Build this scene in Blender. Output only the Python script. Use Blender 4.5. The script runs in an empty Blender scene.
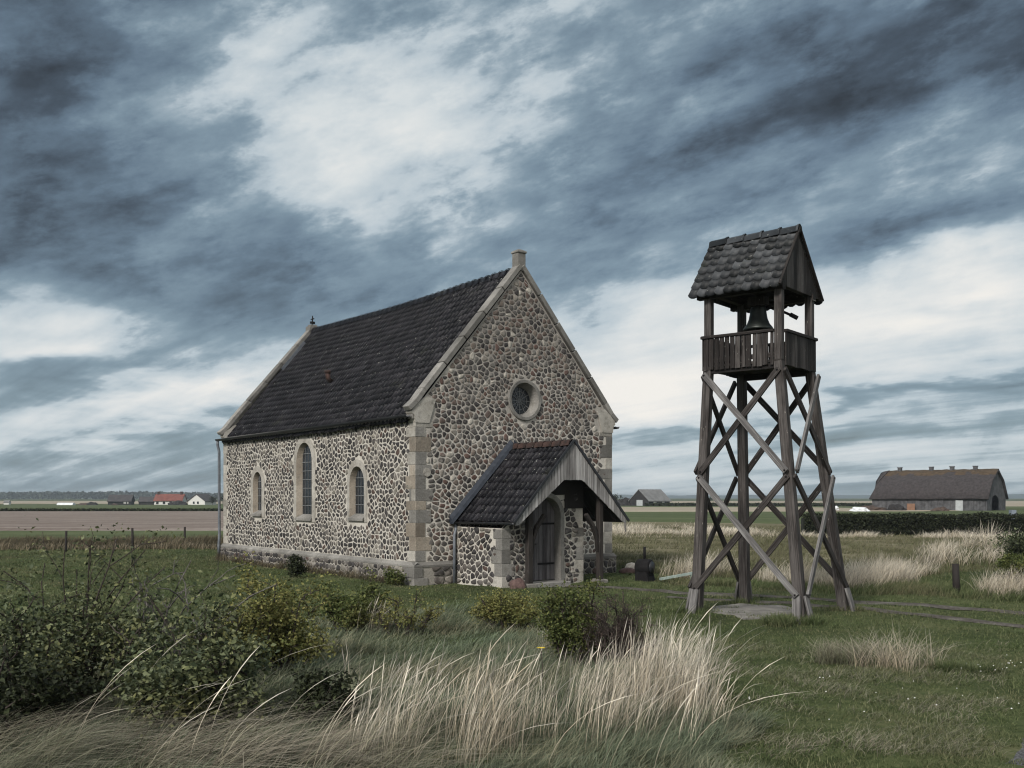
import bpy, bmesh, math, random
import numpy as np
from mathutils import Vector, Matrix
R = math.radians
rnd = random.Random(11)
S = bpy.context.scene
COL = S.collection

# ------------------------------------------------------------------ camera
FPX, HOR, EYE = 985.0, 497.0, 2.3
cd = bpy.data.cameras.new('camera'); cam = bpy.data.objects.new('camera', cd); COL.objects.link(cam)
cam.location = (0, 0, EYE); cam.rotation_euler = (R(90), 0, 0)
cd.sensor_width = 36; cd.lens = FPX / 1024 * 36; cd.shift_y = (HOR - 384) / 1024
cd.clip_start = 0.1; cd.clip_end = 20000
S.camera = cam
S.view_settings.view_transform = 'Standard'; S.view_settings.look = 'None'
S.view_settings.gamma = 1; S.view_settings.use_curve_mapping = False
S.view_settings.exposure = 1.30
S.cycles.use_denoising = True; S.cycles.denoising_prefilter = 'ACCURATE'; S.cycles.filter_width = 1.15; S.cycles.sample_clamp_indirect = 6.0
S.cycles.max_bounces = 6; S.cycles.diffuse_bounces = 3; S.cycles.transparent_max_bounces = 8

# ------------------------------------------------------------------ node helpers
class X:
    """a float socket with arithmetic"""
    def __init__(s, t, o): s.t = t; s.o = o
    def _m(s, op, *b):
        n = s.t.nodes.new('ShaderNodeMath'); n.operation = op
        for i, v in enumerate((s,) + b):
            if isinstance(v, X): s.t.links.new(v.o, n.inputs[i])
            else: n.inputs[i].default_value = v
        return X(s.t, n.outputs[0])
    def __add__(s, b): return s._m('ADD', b)
    def __sub__(s, b): return s._m('SUBTRACT', b)
    def __mul__(s, b): return s._m('MULTIPLY', b)
    def __truediv__(s, b): return s._m('DIVIDE', b)
    __radd__ = __add__; __rmul__ = __mul__
    def ma(s, a, b): return s._m('MULTIPLY_ADD', a, b)
    def exp(s): return s._m('EXPONENT')
    def clamp(s):
        r = s._m('ADD', 0.0); r.o.node.use_clamp = True; return r

def noise(t, vec, scale, detail=4, rough=0.55, dist=0.0):
    n = t.nodes.new('ShaderNodeTexNoise'); n.inputs['Scale'].default_value = scale
    n.inputs['Detail'].default_value = detail; n.inputs['Roughness'].default_value = rough
    n.inputs['Distortion'].default_value = dist
    if vec is not None: t.links.new(vec, n.inputs['Vector'])
    return n
def mapping(t, vec, scale=(1, 1, 1), rot=(0, 0, 0), loc=(0, 0, 0)):
    m = t.nodes.new('ShaderNodeMapping'); t.links.new(vec, m.inputs[0])
    m.inputs['Scale'].default_value = scale; m.inputs['Rotation'].default_value = rot; m.inputs['Location'].default_value = loc
    return m.outputs[0]
def ramp(t, fac, stops, interp='LINEAR'):
    n = t.nodes.new('ShaderNodeValToRGB'); n.color_ramp.interpolation = interp
    e = n.color_ramp.elements
    while len(e) < len(stops): e.new(0.5)
    for el, (p, c) in zip(e, stops):
        el.position = p; el.color = (*c, 1) if len(c) == 3 else c
    t.links.new(fac.o if isinstance(fac, X) else fac, n.inputs[0])
    return n.outputs[0]
def mixc(t, fac, a, b, mode='MIX'):
    n = t.nodes.new('ShaderNodeMix'); n.data_type = 'RGBA'; n.blend_type = mode
    for i, v in ((0, fac), (6, a), (7, b)):
        if isinstance(v, X): v = v.o
        if hasattr(v, 'links'): t.links.new(v, n.inputs[i])
        else: n.inputs[i].default_value = (*v, 1) if isinstance(v, tuple) and len(v) == 3 else v
    return n.outputs[2]

# ------------------------------------------------------------------ sky and sun
SUN = Vector((-0.44, -0.74, 0.62)).normalized()      # from behind the camera's left, through thin cloud
SKY_GAIN = 1.0
def sky():
    w = bpy.data.worlds.new('World'); S.world = w; w.use_nodes = True
    t = w.node_tree; t.nodes.clear()
    out = t.nodes.new('ShaderNodeOutputWorld'); bg = t.nodes.new('ShaderNodeBackground')
    t.links.new(bg.outputs[0], out.inputs[0]); bg.inputs[1].default_value = 0.1
    st = t.nodes.new('ShaderNodeTexSky'); st.sky_type = 'NISHITA'; st.sun_disc = False
    st.sun_elevation = math.asin(SUN.z); st.sun_rotation = math.atan2(SUN.x, SUN.y)
    tc = t.nodes.new('ShaderNodeTexCoord'); d = tc.outputs['Generated']
    sp = t.nodes.new('ShaderNodeSeparateXYZ'); t.links.new(d, sp.inputs[0])
    dx, dy, dz = (X(t, sp.outputs[i]) for i in range(3))
    az = dx._m('ARCTAN2', dy); el = dz._m('ARCSINE')
    den = dz._m('MAXIMUM', 0.0) + 0.16
    cb = t.nodes.new('ShaderNodeCombineXYZ')
    t.links.new((dx / den).o, cb.inputs[0]); t.links.new((dy / den).o, cb.inputs[1])
    P = cb.outputs[0]
    w1 = noise(t, P, 1.1, 5, 0.55); w2 = noise(t, mapping(t, P, loc=(7.3, 2.1, 4.0)), 1.1, 5, 0.55)
    waz = az + (X(t, w1.outputs[0]) - 0.5) * 0.20
    wel = el + (X(t, w2.outputs[0]) - 0.5) * 0.13
    def px(x, y):
        return math.atan((x - 512) / FPX), math.atan((HOR - y) / math.hypot(FPX, x - 512))
    # base level of the cloud cover by height above the horizon, unseen sky overhead and behind the viewer raised as added fill light
    B = ramp(t, el, [(0.0, (.50,)*3), (0.03, (.50,)*3), (0.12, (.49,)*3), (0.25, (.41,)*3), (0.42, (.36,)*3), (0.7, (.55,)*3)])
    B = X(t, B)
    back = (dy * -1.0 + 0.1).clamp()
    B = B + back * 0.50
    def blob(x, y, sx, sy, amp, rot=0.0):
        nonlocal B
        a, e = px(x, y); c, s = math.cos(R(rot)), math.sin(R(rot))
        da = waz - a; de = wel - e
        u = (da * c + de * s) * (FPX / sx); v = (de * c - da * s) * (FPX / sy)
        B = B + ((u * u + v * v) * -1.0).exp() * amp
    for b in SKY_BLOBS: blob(*b)
    # streaks and cauliflower detail
    PR = mapping(t, P, rot=(0, 0, R(42)))              # cloud streets run off to the far left
    st1 = noise(t, mapping(t, PR, (0.60, 1.35, 1)), 1.6, 7, 0.60, 0.15)
    D2 = mapping(t, mapping(t, d, rot=(0, R(16), 0)), (1, 1, 2.3))
    st2 = noise(t, D2, 11.0, 8, 0.62)
    puff = t.nodes.new('ShaderNodeTexVoronoi'); puff.feature = 'SMOOTH_F1'; puff.inputs['Scale'].default_value = 15.0; puff.inputs['Smoothness'].default_value = 0.6
    wv = t.nodes.new('ShaderNodeVectorMath'); wv.operation = 'MULTIPLY_ADD'; t.links.new(st2.outputs[1], wv.inputs[0]); wv.inputs[1].default_value = (.16, .16, .16); t.links.new(D2, wv.inputs[2])
    t.links.new(wv.outputs[0], puff.inputs['Vector'])
    st3 = noise(t, mapping(t, PR, (0.20, 1.9, 1), loc=(1, 4, 2)), 1.8, 5, 0.6, 0.1)
    low = X(t, ramp(t, el, [(0.0, (1,)*3), (0.10, (1,)*3), (0.24, (0,)*3)]))
    B = B + (X(t, st1.outputs[0]) - 0.5) * (low * -0.35 + 0.80)
    B = B + (X(t, st2.outputs[0]) - 0.5) * (low * -0.30 + 0.66)
    B = B + (X(t, puff.outputs['Distance']) * -1.0 + 0.42) * (low * -0.06 + 0.15)
    B = B + (X(t, st3.outputs[0]) - 0.5) * (low * 0.62)
    col = ramp(t, B.clamp(), [(0.0, (.038, .049, .063)), (0.14, (.060, .080, .102)), (0.28, (.112, .156, .196)), (0.42, (.205, .278, .332)),
                       (0.49, (.305, .385, .440)), (0.56, (.490, .565, .610)), (0.70, (.650, .700, .722)), (0.86, (.79, .80, .79)), (1.0, (.90, .875, .83))])
    k_ = 10.0 / 2 ** S.view_settings.exposure * SKY_GAIN
    cl = mixc(t, 1.0, col, (k_, k_, k_), 'MULTIPLY')
    cov = ramp(t, B.clamp(), [(0.0, (1,)*3), (0.30, (.93,)*3), (0.5, (.97,)*3), (0.7, (1,)*3)])
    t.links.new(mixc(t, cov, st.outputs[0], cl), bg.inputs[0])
SKY_BLOBS = [
    (395, 145, 115, 80, .24), (545, 65, 130, 45, .14), (255, 90, 110, 80, .22),
    (70, 312, 95, 40, .40, 10), (190, 398, 150, 20, .46, 14),
    (690, 345, 165, 72, .32, 0), (620, 395, 110, 34, .32), (1010, 285, 90, 45, .34, 8), (900, 330, 130, 40, .25),
    (960, 175, 120, 26, .20, 15), (850, 460, 200, 20, .12), (60, 346, 55, 12, .22),
    (30, 150, 100, 140, -.25), (950, 45, 220, 80, -.22, 5), (610, 190, 230, 40, -.16, 16), (250, 290, 190, 46, -.18, 4), (100, 385, 70, 20, -.12),
    (900, 240, 130, 15, -.30, 9), (930, 385, 170, 9, -.24, 4), (700, 425, 180, 8, -.2), (985, 318, 45, 8, -.2, 3), (120, 460, 160, 30, -.08),
]
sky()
sd = bpy.data.lights.new('sun', 'SUN'); so = bpy.data.objects.new('sun', sd); COL.objects.link(so)
sd.energy = 1.5; sd.angle = R(12); sd.color = (1.0, 0.95, 0.88)
so.rotation_euler = SUN.to_track_quat('Z', 'Y').to_euler()

# ------------------------------------------------------------------ materials
def mat(name):
    m = bpy.data.materials.new(name); m.use_nodes = True
    t = m.node_tree; b = t.nodes['Principled BSDF']
    return m, t, b
def obcoord(t): return t.nodes.new('ShaderNodeTexCoord').outputs['Object']
def island(t): return X(t, t.nodes.new('ShaderNodeNewGeometry').outputs['Random Per Island'])
def bump(t, b, h, strength, dist):
    n = t.nodes.new('ShaderNodeBump'); n.inputs['Strength'].default_value = strength; n.inputs['Distance'].default_value = dist
    t.links.new(h.o if isinstance(h, X) else h, n.inputs['Height']); t.links.new(n.outputs[0], b.inputs['Normal'])
def setp(b, **k):
    for n, v in k.items(): b.inputs[n.replace('_', ' ')].default_value = v
M = {}
def m_plain(name, a, bcol, scale=6, rough=0.85, bmp=0.0, detail=5, spec=0.3, metal=0):
    m, t, b = mat(name); oc = obcoord(t); n = noise(t, oc, scale, detail, 0.6)
    t.links.new(ramp(t, n.outputs[0], [(0.3, a), (0.7, bcol)]), b.inputs['Base Color'])
    setp(b, Roughness=rough, Specular_IOR_Level=spec, Metallic=metal)
    if bmp: bump(t, b, noise(t, oc, scale * 5, 5, 0.6).outputs[0], bmp, 0.02)
    M[name] = m; return m
def m_stone(name, stops, smear=(.42, .39, .35)):
    m, t, b = mat(name); oc = obcoord(t)
    c = ramp(t, island(t), stops, 'CONSTANT')
    n = noise(t, oc, 9, 6, 0.65)
    c = mixc(t, 1.0, c, ramp(t, n.outputs[0], [(0.25, (.55,)*3), (0.5, (1,)*3), (0.75, (1.45,)*3)]), 'MULTIPLY')
    sp = noise(t, oc, 46, 3, 0.6)
    c = mixc(t, ramp(t, sp.outputs[0], [(0.66, (0,)*3), (0.74, (.5,)*3)]), c, (.42, .41, .36))
    sm = noise(t, oc, 1.7, 7, 0.7)      # old mortar smeared over some of the faces
    c = mixc(t, ramp(t, sm.outputs[0], [(0.54, (0,)*3), (0.68, (.55,)*3)]), c, smear)
    t.links.new(c, b.inputs['Base Color']); setp(b, Roughness=0.8, Specular_IOR_Level=0.25)
    bump(t, b, noise(t, oc, 22, 6, 0.7).outputs[0], 0.6, 0.02); M[name] = m
def m_mortar(name, a, bcol, c, isl=False):
    m, t, b = mat(name); oc = obcoord(t)
    n = noise(t, oc, 1.1, 7, 0.65); k = ramp(t, n.outputs[0], [(0.30, a), (0.52, bcol), (0.75, c)])
    n2 = noise(t, oc, 35, 4, 0.7)
    k = mixc(t, 1.0, k, ramp(t, n2.outputs[0], [(0.3, (.72,)*3), (0.6, (1.05,)*3)]), 'MULTIPLY')
    if isl:
        n3 = noise(t, oc, 4.5, 6, 0.7); k = mixc(t, 1.0, k, ramp(t, island(t), [(0.0, (.70,)*3), (1.0, (1.22,)*3)]), 'MULTIPLY')
        k = mixc(t, ramp(t, n3.outputs[0], [(0.50, (0,)*3), (0.68, (.6,)*3)]), k, (.12, .115, .10))
    t.links.new(k, b.inputs['Base Color']); setp(b, Roughness=0.95, Specular_IOR_Level=0.1)
    bump(t, b, n2.outputs[0], 0.7, 0.015); M[name] = m
def m_wood(name, a, bcol, c, rough=0.8):
    """grain runs along UV u"""
    m, t, b = mat(name); uv = t.nodes.new('ShaderNodeUVMap').outputs[0]
    g = noise(t, mapping(t, uv, (1.3, 38, 1)), 1.0, 6, 0.65, 0.4)
    g2 = noise(t, mapping(t, uv, (0.8, 3.0, 1)), 1.6, 5, 0.6)
    f = X(t, g.outputs[0]) * 0.6 + X(t, g2.outputs[0]) * 0.4 + (island(t) - 0.5) * 0.22
    k = ramp(t, f, [(0.32, a), (0.50, bcol), (0.66, c)])
    sp = noise(t, mapping(t, uv, (9, 26, 1)), 1.0, 4, 0.6)
    k = mixc(t, ramp(t, sp.outputs[0], [(0.66, (0,)*3), (0.72, (.55,)*3)]), k, (.36, .35, .31))
    t.links.new(k, b.inputs['Base Color']); setp(b, Roughness=rough, Specular_IOR_Level=0.25)
    bump(t, b, g.outputs[0], 0.7, 0.012); M[name] = m
def m_tile(name, stops, rough, lichen):
    m, t, b = mat(name); oc = obcoord(t)
    k = ramp(t, island(t), stops); n = noise(t, oc, 2.2, 6, 0.65)
    k = mixc(t, 1.0, k, ramp(t, n.outputs[0], [(0.3, (.7,)*3), (0.7, (1.35,)*3)]), 'MULTIPLY')
    sp = noise(t, oc, 16, 4, 0.65)
    k = mixc(t, ramp(t, sp.outputs[0], [(0.655, (0,)*3), (0.70, (lichen,)*3)]), k, (.40, .41, .37))
    mo = noise(t, oc, 0.7, 6, 0.7)
    k = mixc(t, ramp(t, mo.outputs[0], [(0.60, (0,)*3), (0.75, (.45,)*3)]), k, (.045, .050, .025))
    t.links.new(k, b.inputs['Base Color']); setp(b, Roughness=rough, Specular_IOR_Level=0.16)
    bump(t, b, noise(t, oc, 40, 4, 0.6).outputs[0], 0.25, 0.01); M[name] = m
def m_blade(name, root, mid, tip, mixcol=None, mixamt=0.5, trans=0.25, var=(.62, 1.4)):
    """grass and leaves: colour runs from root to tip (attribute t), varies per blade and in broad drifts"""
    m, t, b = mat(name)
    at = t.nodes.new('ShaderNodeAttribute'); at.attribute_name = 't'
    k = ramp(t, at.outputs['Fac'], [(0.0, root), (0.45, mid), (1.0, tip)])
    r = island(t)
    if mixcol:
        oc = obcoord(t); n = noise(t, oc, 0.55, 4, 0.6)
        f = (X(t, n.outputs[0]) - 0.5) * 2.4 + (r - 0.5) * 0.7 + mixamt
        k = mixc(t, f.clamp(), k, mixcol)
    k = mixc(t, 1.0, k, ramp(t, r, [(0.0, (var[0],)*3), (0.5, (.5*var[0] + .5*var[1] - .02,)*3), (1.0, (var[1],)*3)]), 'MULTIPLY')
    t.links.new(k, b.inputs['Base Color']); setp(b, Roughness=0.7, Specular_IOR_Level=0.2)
    if trans:
        tr = t.nodes.new('ShaderNodeBsdfTranslucent'); t.links.new(k, tr.inputs[0])
        mx = t.nodes.new('ShaderNodeMixShader'); mx.inputs[0].default_value = trans
        t.links.new(b.outputs[0], mx.inputs[1]); t.links.new(tr.outputs[0], mx.inputs[2])
        t.links.new(mx.outputs[0], t.nodes['Material Output'].inputs[0])
    M[name] = m

STONE_A = [(0, (.030, .028, .029)), (.18, (.060, .055, .053)), (.36, (.040, .037, .037)), (.50, (.085, .075, .069)), (.61, (.070, .048, .041)),
           (.69, (.115, .105, .097)), (.82, (.048, .045, .046)), (.94, (.16, .148, .128))]
STONE_B = [(0, (.060, .054, .052)), (.15, (.105, .080, .070)), (.28, (.088, .081, .077)), (.42, (.145, .120, .103)), (.54, (.042, .038, .038)),
           (.66, (.135, .126, .117)), (.78, (.105, .068, .058)), (.88, (.21, .19, .168)), (.96, (.38, .355, .315))]
m_stone('fieldstone_grey', STONE_A); m_stone('fieldstone_red', STONE_B)
m_mortar('lime_mortar', (.34, .315, .28), (.48, .455, .41), (.57, .545, .50))
m_mortar('weathered_mortar', (.17, .16, .145), (.33, .31, .28), (.48, .45, .41))
m_mortar('sandstone', (.25, .232, .205), (.37, .352, .32), (.47, .45, .415), True)
m_mortar('sandstone_brown', (.19, .162, .132), (.28, .245, .205), (.36, .325, .28), True)
m_mortar('sandstone_grey', (.13, .126, .118), (.215, .207, .195), (.32, .307, .285), True)
m_tile('black_pantile', [(0, (.0045, .0045, .006)), (.5, (.009, .009, .0115)), (1, (.022, .021, .025))], 0.42, 0.8)
m_tile('slate_tile', [(0, (.008, .009, .010)), (.5, (.020, .022, .025)), (1, (.055, .059, .065))], 0.45, 0.5)
m_plain('ridge_clay', (.06, .05, .045), (.16, .11, .09), 5)
m_plain('red_clay', (.022, .017, .016), (.065, .036, .030), 7)
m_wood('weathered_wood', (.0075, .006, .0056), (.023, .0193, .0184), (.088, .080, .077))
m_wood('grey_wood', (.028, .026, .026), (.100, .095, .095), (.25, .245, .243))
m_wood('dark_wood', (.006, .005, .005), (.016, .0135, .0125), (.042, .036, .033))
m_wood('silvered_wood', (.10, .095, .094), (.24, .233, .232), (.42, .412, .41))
m_wood('door_wood', (.026, .023, .025), (.070, .064, .068), (.135, .128, .133))
m_plain('lead', (.075, .085, .10), (.14, .155, .18), 8, 0.5, spec=0.5)
m_plain('zinc_blue', (.014, .018, .026), (.034, .041, .055), 7, 0.5)
m_plain('zinc_dark', (.010, .011, .014), (.024, .026, .031), 6, 0.45, spec=0.5)
m_plain('black_iron', (.006, .006, .007), (.016, .015, .016), 9, 0.8, spec=0.12)
m_plain('bronze', (.012, .015, .014), (.035, .042, .038), 6, 0.45, spec=0.6, metal=0.4)
m_plain('white_paint', (.48, .48, .465), (.62, .62, .60), 5)
m_plain('concrete', (.10, .094, .086), (.24, .225, .205), 3.5, 0.95, 0.5)
m_plain('red_granite', (.06, .036, .034), (.14, .09, .082), 14, 0.85, 0.6)
m_plain('pale_boulder', (.22, .20, .18), (.42, .40, .36), 8, 0.9, 0.6)
m_plain('bark', (.025, .018, .016), (.075, .058, .052), 30, 0.9)
m_plain('thatch', (.026, .0225, .024), (.060, .053, .054), 2.5, 1.0, 0.9)
m_plain('thatch_ridge', (.040, .029, .018), (.095, .066, .042), 2.0, 1.0, 0.9)
m_plain('tarp_white', (.55, .57, .60), (.75, .77, .79), 1.2, 0.6)
m_plain('orange_board', (.15, .085, .055), (.23, .13, .085), 2)
m_plain('grey_metal', (.10, .105, .11), (.2, .205, .21), 5, 0.5, spec=0.5)
m_plain('brown_heap', (.035, .026, .022), (.09, .062, .05), 2)
m_plain('blue_grey_paint', (.13, .16, .20), (.2, .23, .27), 4)
m_plain('pale_green_plank', (.18, .23, .21), (.34, .40, .37), 6)
def m_glass():
    m, t, b = mat('window_glass'); oc = obcoord(t); n = noise(t, oc, 2.5, 3)
    t.links.new(ramp(t, n.outputs[0], [(0.3, (.006, .008, .011)), (0.7, (.020, .025, .032))]), b.inputs['Base Color'])
    setp(b, Roughness=0.22, Specular_IOR_Level=0.4); bump(t, b, noise(t, oc, 6, 2).outputs[0], 0.25, 0.03); M['window_glass'] = m
m_glass()

# ------------------------------------------------------------------ mesh builder
class MB:
    def __init__(s): s.v = []; s.f = []; s.m = []; s.uv = []; s.sm = []
    def face(s, pts, mi=0, uv=None, smooth=False):
        i = len(s.v); s.v += [tuple(p) for p in pts]; s.f.append(list(range(i, i + len(pts)))); s.m.append(mi); s.uv.append(uv); s.sm.append(smooth)
    def addmesh(s, v, f, mi=0, smooth=False, uvs=None):
        i = len(s.v); s.v += [tuple(p) for p in v]
        for k, a in enumerate(f):
            s.f.append([i + j for j in a]); s.m.append(mi); s.uv.append(uvs[k] if uvs else None); s.sm.append(smooth)
    def hexa(s, c, mi=0, grain=2):
        """eight corners: 0-3 bottom loop, 4-7 top loop; grain axis 0: along edge 0-1, 1: along 1-2, 2: along 0-4"""
        c = [Vector(p) for p in c]
        o = rnd.uniform(0, 50); fs = [(3, 2, 1, 0), (4, 5, 6, 7), (0, 1, 5, 4), (1, 2, 6, 5), (2, 3, 7, 6), (3, 0, 4, 7)]
        ax = [(c[1] - c[0]), (c[2] - c[1]), (c[4] - c[0])]
        g = ax[grain].normalized() if ax[grain].length > 1e-6 else Vector((0, 0, 1))
        uvs = []
        for k, q in enumerate(fs):
            p0 = c[q[0]]; nrm = (c[q[1]] - p0).cross(c[q[2]] - p0)
            side = nrm.cross(g)
            side = side.normalized() if side.length > 1e-9 else ax[(grain + 1) % 3].normalized()
            uvs.append([((c[j] - p0).dot(g) + o, (c[j] - p0).dot(side) + o * 0.37 + k * 0.31) for j in q])
        s.addmesh(c, fs, mi, False, uvs)
    def box(s, lo, hi, mi=0, grain=2, jit=0.0):
        x0, y0, z0 = lo; x1, y1, z1 = hi
        c = [(x0, y0, z0), (x1, y0, z0), (x1, y1, z0), (x0, y1, z0), (x0, y0, z1), (x1, y0, z1), (x1, y1, z1), (x0, y1, z1)]
        if jit: c = [tuple(a + rnd.uniform(-jit, jit) for a in p) for p in c]
        s.hexa(c, mi, grain)
    def beam(s, p0, p1, w, d, ref=(0, 0, 1), mi=0, w1=None, d1=None):
        p0 = Vector(p0); p1 = Vector(p1); ax = (p1 - p0).normalized(); ref = Vector(ref)
        if abs(ax.dot(ref)) > 0.98: ref = Vector((1, 0, 0))
        a = ax.cross(ref).normalized(); b = a.cross(ax).normalized(); w1 = w1 or w; d1 = d1 or d
        q = lambda p, ww, dd: [p - a*ww/2 - b*dd/2, p + a*ww/2 - b*dd/2, p + a*ww/2 + b*dd/2, p - a*ww/2 + b*dd/2]
        s.hexa(q(p0, w, d) + q(p1, w1, d1), mi, 2)
    def tube(s, pts, r, n=8, mi=0, r1=None, cap=True):
        pts = [Vector(p) for p in pts]; m = len(pts); V = []; F = []
        for i, p in enumerate(pts):
            ax = (pts[min(i + 1, m - 1)] - pts[max(i - 1, 0)]).normalized()
            ref = Vector((0, 0, 1)) if abs(ax.z) < 0.9 else Vector((1, 0, 0))
            a = ax.cross(ref).normalized(); b = a.cross(ax)
            rr = r if r1 is None else r + (r1 - r) * i / (m - 1)
            V += [p + (a * math.cos(2*math.pi*k/n) + b * math.sin(2*math.pi*k/n)) * rr for k in range(n)]
        for i in range(m - 1):
            for k in range(n): F.append((i*n + k, i*n + (k+1) % n, (i+1)*n + (k+1) % n, (i+1)*n + k))
        if cap: F.append(tuple(range(n))[::-1]); F.append(tuple((m-1)*n + k for k in range(n)))
        s.addmesh(V, F, mi, True)
    def lathe(s, prof, c, n=24, mi=0):
        V = []; F = []; m = len(prof)
        for r, z in prof: V += [(c[0] + r*math.cos(2*math.pi*k/n), c[1] + r*math.sin(2*math.pi*k/n), c[2] + z) for k in range(n)]
        for i in range(m - 1):
            for k in range(n): F.append((i*n + k, i*n + (k+1) % n, (i+1)*n + (k+1) % n, (i+1)*n + k))
        s.addmesh(V, F, mi, True)
    def build(s, name, mats, parent=None, loc=None):
        me = bpy.data.meshes.new(name); me.from_pydata(s.v, [], s.f)
        for m in (mats if isinstance(mats, (list, tuple)) else [mats]): me.materials.append(M[m])
        me.polygons.foreach_set('material_index', s.m); me.polygons.foreach_set('use_smooth', s.sm)
        if any(s.uv):
            l = me.uv_layers.new(name='UVMap'); arr = []
            for f, u in zip(s.f, s.uv):
                for k in range(len(f)): arr += list(u[k]) if u else [0, 0]
            l.data.foreach_set('uv', arr)
        me.update()
        o = bpy.data.objects.new(name, me); COL.objects.link(o)
        if parent: o.parent = parent
        if loc is not None: o.location = loc
        return o
def tag(o, label, cat, group=None):
    o['label'] = label; o['category'] = cat
    if group: o['group'] = group
    return o
def thing(name, label, cat, loc, rz=0, group=None):
    o = bpy.data.objects.new(name, None); COL.objects.link(o); o.location = loc; o.rotation_euler = (0, 0, rz)
    return tag(o, label, cat, group)
def kind(o, k): o['kind'] = k; return o
def soft(o, w=0.01, seg=1):
    b = o.modifiers.new('edge', 'BEVEL'); b.width = w; b.segments = seg; b.limit_method = 'ANGLE'; b.angle_limit = R(40); return o
def G(x, y):
    """ground point seen at a pixel"""
    D = EYE * FPX / (y - HOR); return ((x - 512) / FPX * D, D)

# ------------------------------------------------------------------ ground
from mathutils import noise as mn
MOUNDS = [(11.6, 24.5, 2.2, 1.8, 0.32), (14.5, 29.0, 4.0, 3.0, 0.8), (-3.8, 11.2, 3.0, 2.0, 0.12), (0.8, 11.5, 2.4, 1.6, 0.12)]
def hz(x, y):
    d = math.hypot(x, y)
    a = 0.05 * mn.noise(Vector((x * 0.45, y * 0.45, 1.3))) + 0.035 * mn.noise(Vector((x * 1.3, y * 1.3, 5.1)))
    k = min(1, max(0, (60 - d) / 30)); z = a * k
    for mx, my, sx, sy, h in MOUNDS:
        q = ((x - mx) / sx) ** 2 + ((y - my) / sy) ** 2
        if q < 6: z += h * math.exp(-q)
    if d > 150: q = min(1, (d - 150) / 250); z -= 1.0 * q * q * (3 - 2*q)
    return z
def hzv(P): return np.array([hz(x, y) for x, y in P])
def m_ground():
    m, t, b = mat('earth_turf'); oc = obcoord(t)
    n = noise(t, oc, 0.35, 8, 0.65); n2 = noise(t, oc, 6, 6, 0.7)
    f = X(t, n.outputs[0]) * 0.6 + X(t, n2.outputs[0]) * 0.4
    k = ramp(t, f, [(0.34, (.026, .030, .014)), (0.47, (.050, .064, .027)), (0.56, (.080, .094, .042)), (0.68, (.15, .138, .080))])
    t.links.new(k, b.inputs['Base Color']); setp(b, Roughness=1.0, Specular_IOR_Level=0.05)
    bump(t, b, n2.outputs[0], 0.8, 0.05); M['earth_turf'] = m
m_ground()
def axis(lo, hi, fine, far):
    a = list(np.arange(lo, hi + 1e-6, fine)); s = fine
    p = a[-1]
    while p < far: s *= 1.28; p += s; a.append(p)
    p = a[0]; s = fine; pre = []
    while p > -far: s *= 1.28; p -= s; pre.append(p)
    return pre[::-1] + a
def make_ground():
    xs = axis(-14, 18, 0.3, 7000); ys = axis(4, 40, 0.3, 7000)
    V = [(x, y, hz(x, y)) for y in ys for x in xs]; nx = len(xs)
    F = [(j*nx + i, j*nx + i + 1, (j+1)*nx + i + 1, (j+1)*nx + i) for j in range(len(ys) - 1) for i in range(nx - 1)]
    mb = MB(); mb.addmesh(V, F, 0, True); kind(mb.build('ground', 'earth_turf'), 'structure')
make_ground()
def m_field(name, stops, sc, stretch=(1, 1, 1), rot=0, fine=3.0):
    m, t, b = mat(name); oc = obcoord(t)
    n = noise(t, mapping(t, oc, stretch, (0, 0, R(rot))), sc, 7, 0.65); n2 = noise(t, oc, fine, 5, 0.7)
    f = X(t, n.outputs[0]) * 0.65 + X(t, n2.outputs[0]) * 0.35
    t.links.new(ramp(t, f, stops), b.inputs['Base Color']); setp(b, Roughness=1.0, Specular_IOR_Level=0.05); M[name] = m
m_field('plough', [(0.36, (.125, .098, .084)), (0.52, (.20, .165, .145)), (0.66, (.30, .262, .232))], 0.25, (0.3, 2.2, 1), 6, 1.8)
m_field('pasture', [(0.36, (.055, .072, .034)), (0.55, (.088, .105, .052)), (0.7, (.13, .14, .078))], 0.08, (0.5, 2, 1), 4, 0.9)
m_field('stubble', [(0.36, (.20, .17, .125)), (0.52, (.31, .27, .21)), (0.68, (.40, .355, .285))], 0.12, (0.3, 2, 1), -4, 0.8)
m_field('rough_land', [(0.36, (.085, .080, .045)), (0.52, (.15, .135, .085)), (0.68, (.25, .225, .155))], 0.2, (0.6, 1.6, 1), 0, 1.2)
def field(name, mt, pts, z, n=28):
    a, b, c, d = [Vector((p[0], p[1], 0)) for p in pts]; mb = MB(); V = []
    amp = max(.3, abs(a.y) * .004)
    for j in range(n + 1):
        for i in range(n + 1):
            p = a.lerp(b, i/n).lerp(d.lerp(c, i/n), j/n)
            if j in (0, n): p.y += amp * 1.6 * mn.noise(Vector((p.x * .12, p.y, 3)))
            V.append((p.x, p.y, hz(p.x, p.y) + (z if 0 < j < n else -.12)))
    mb.addmesh(V, [(j*(n+1)+i, j*(n+1)+i+1, (j+1)*(n+1)+i+1, (j+1)*(n+1)+i) for j in range(n) for i in range(n)], 0, True)
    return kind(mb.build(name, mt), 'structure')
# west of the chapel
field('green_field', 'pasture', [(-60, 45), (-8, 45), (-8, 66), (-60, 66)], .05, 90)
field('ploughed_field', 'plough', [(-160, 64), (-12, 64), (-12, 152), (-160, 152)], .17)
field('green_field', 'pasture', [(-320, 153), (-8, 153), (-8, 420), (-320, 420)], .21)
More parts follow.
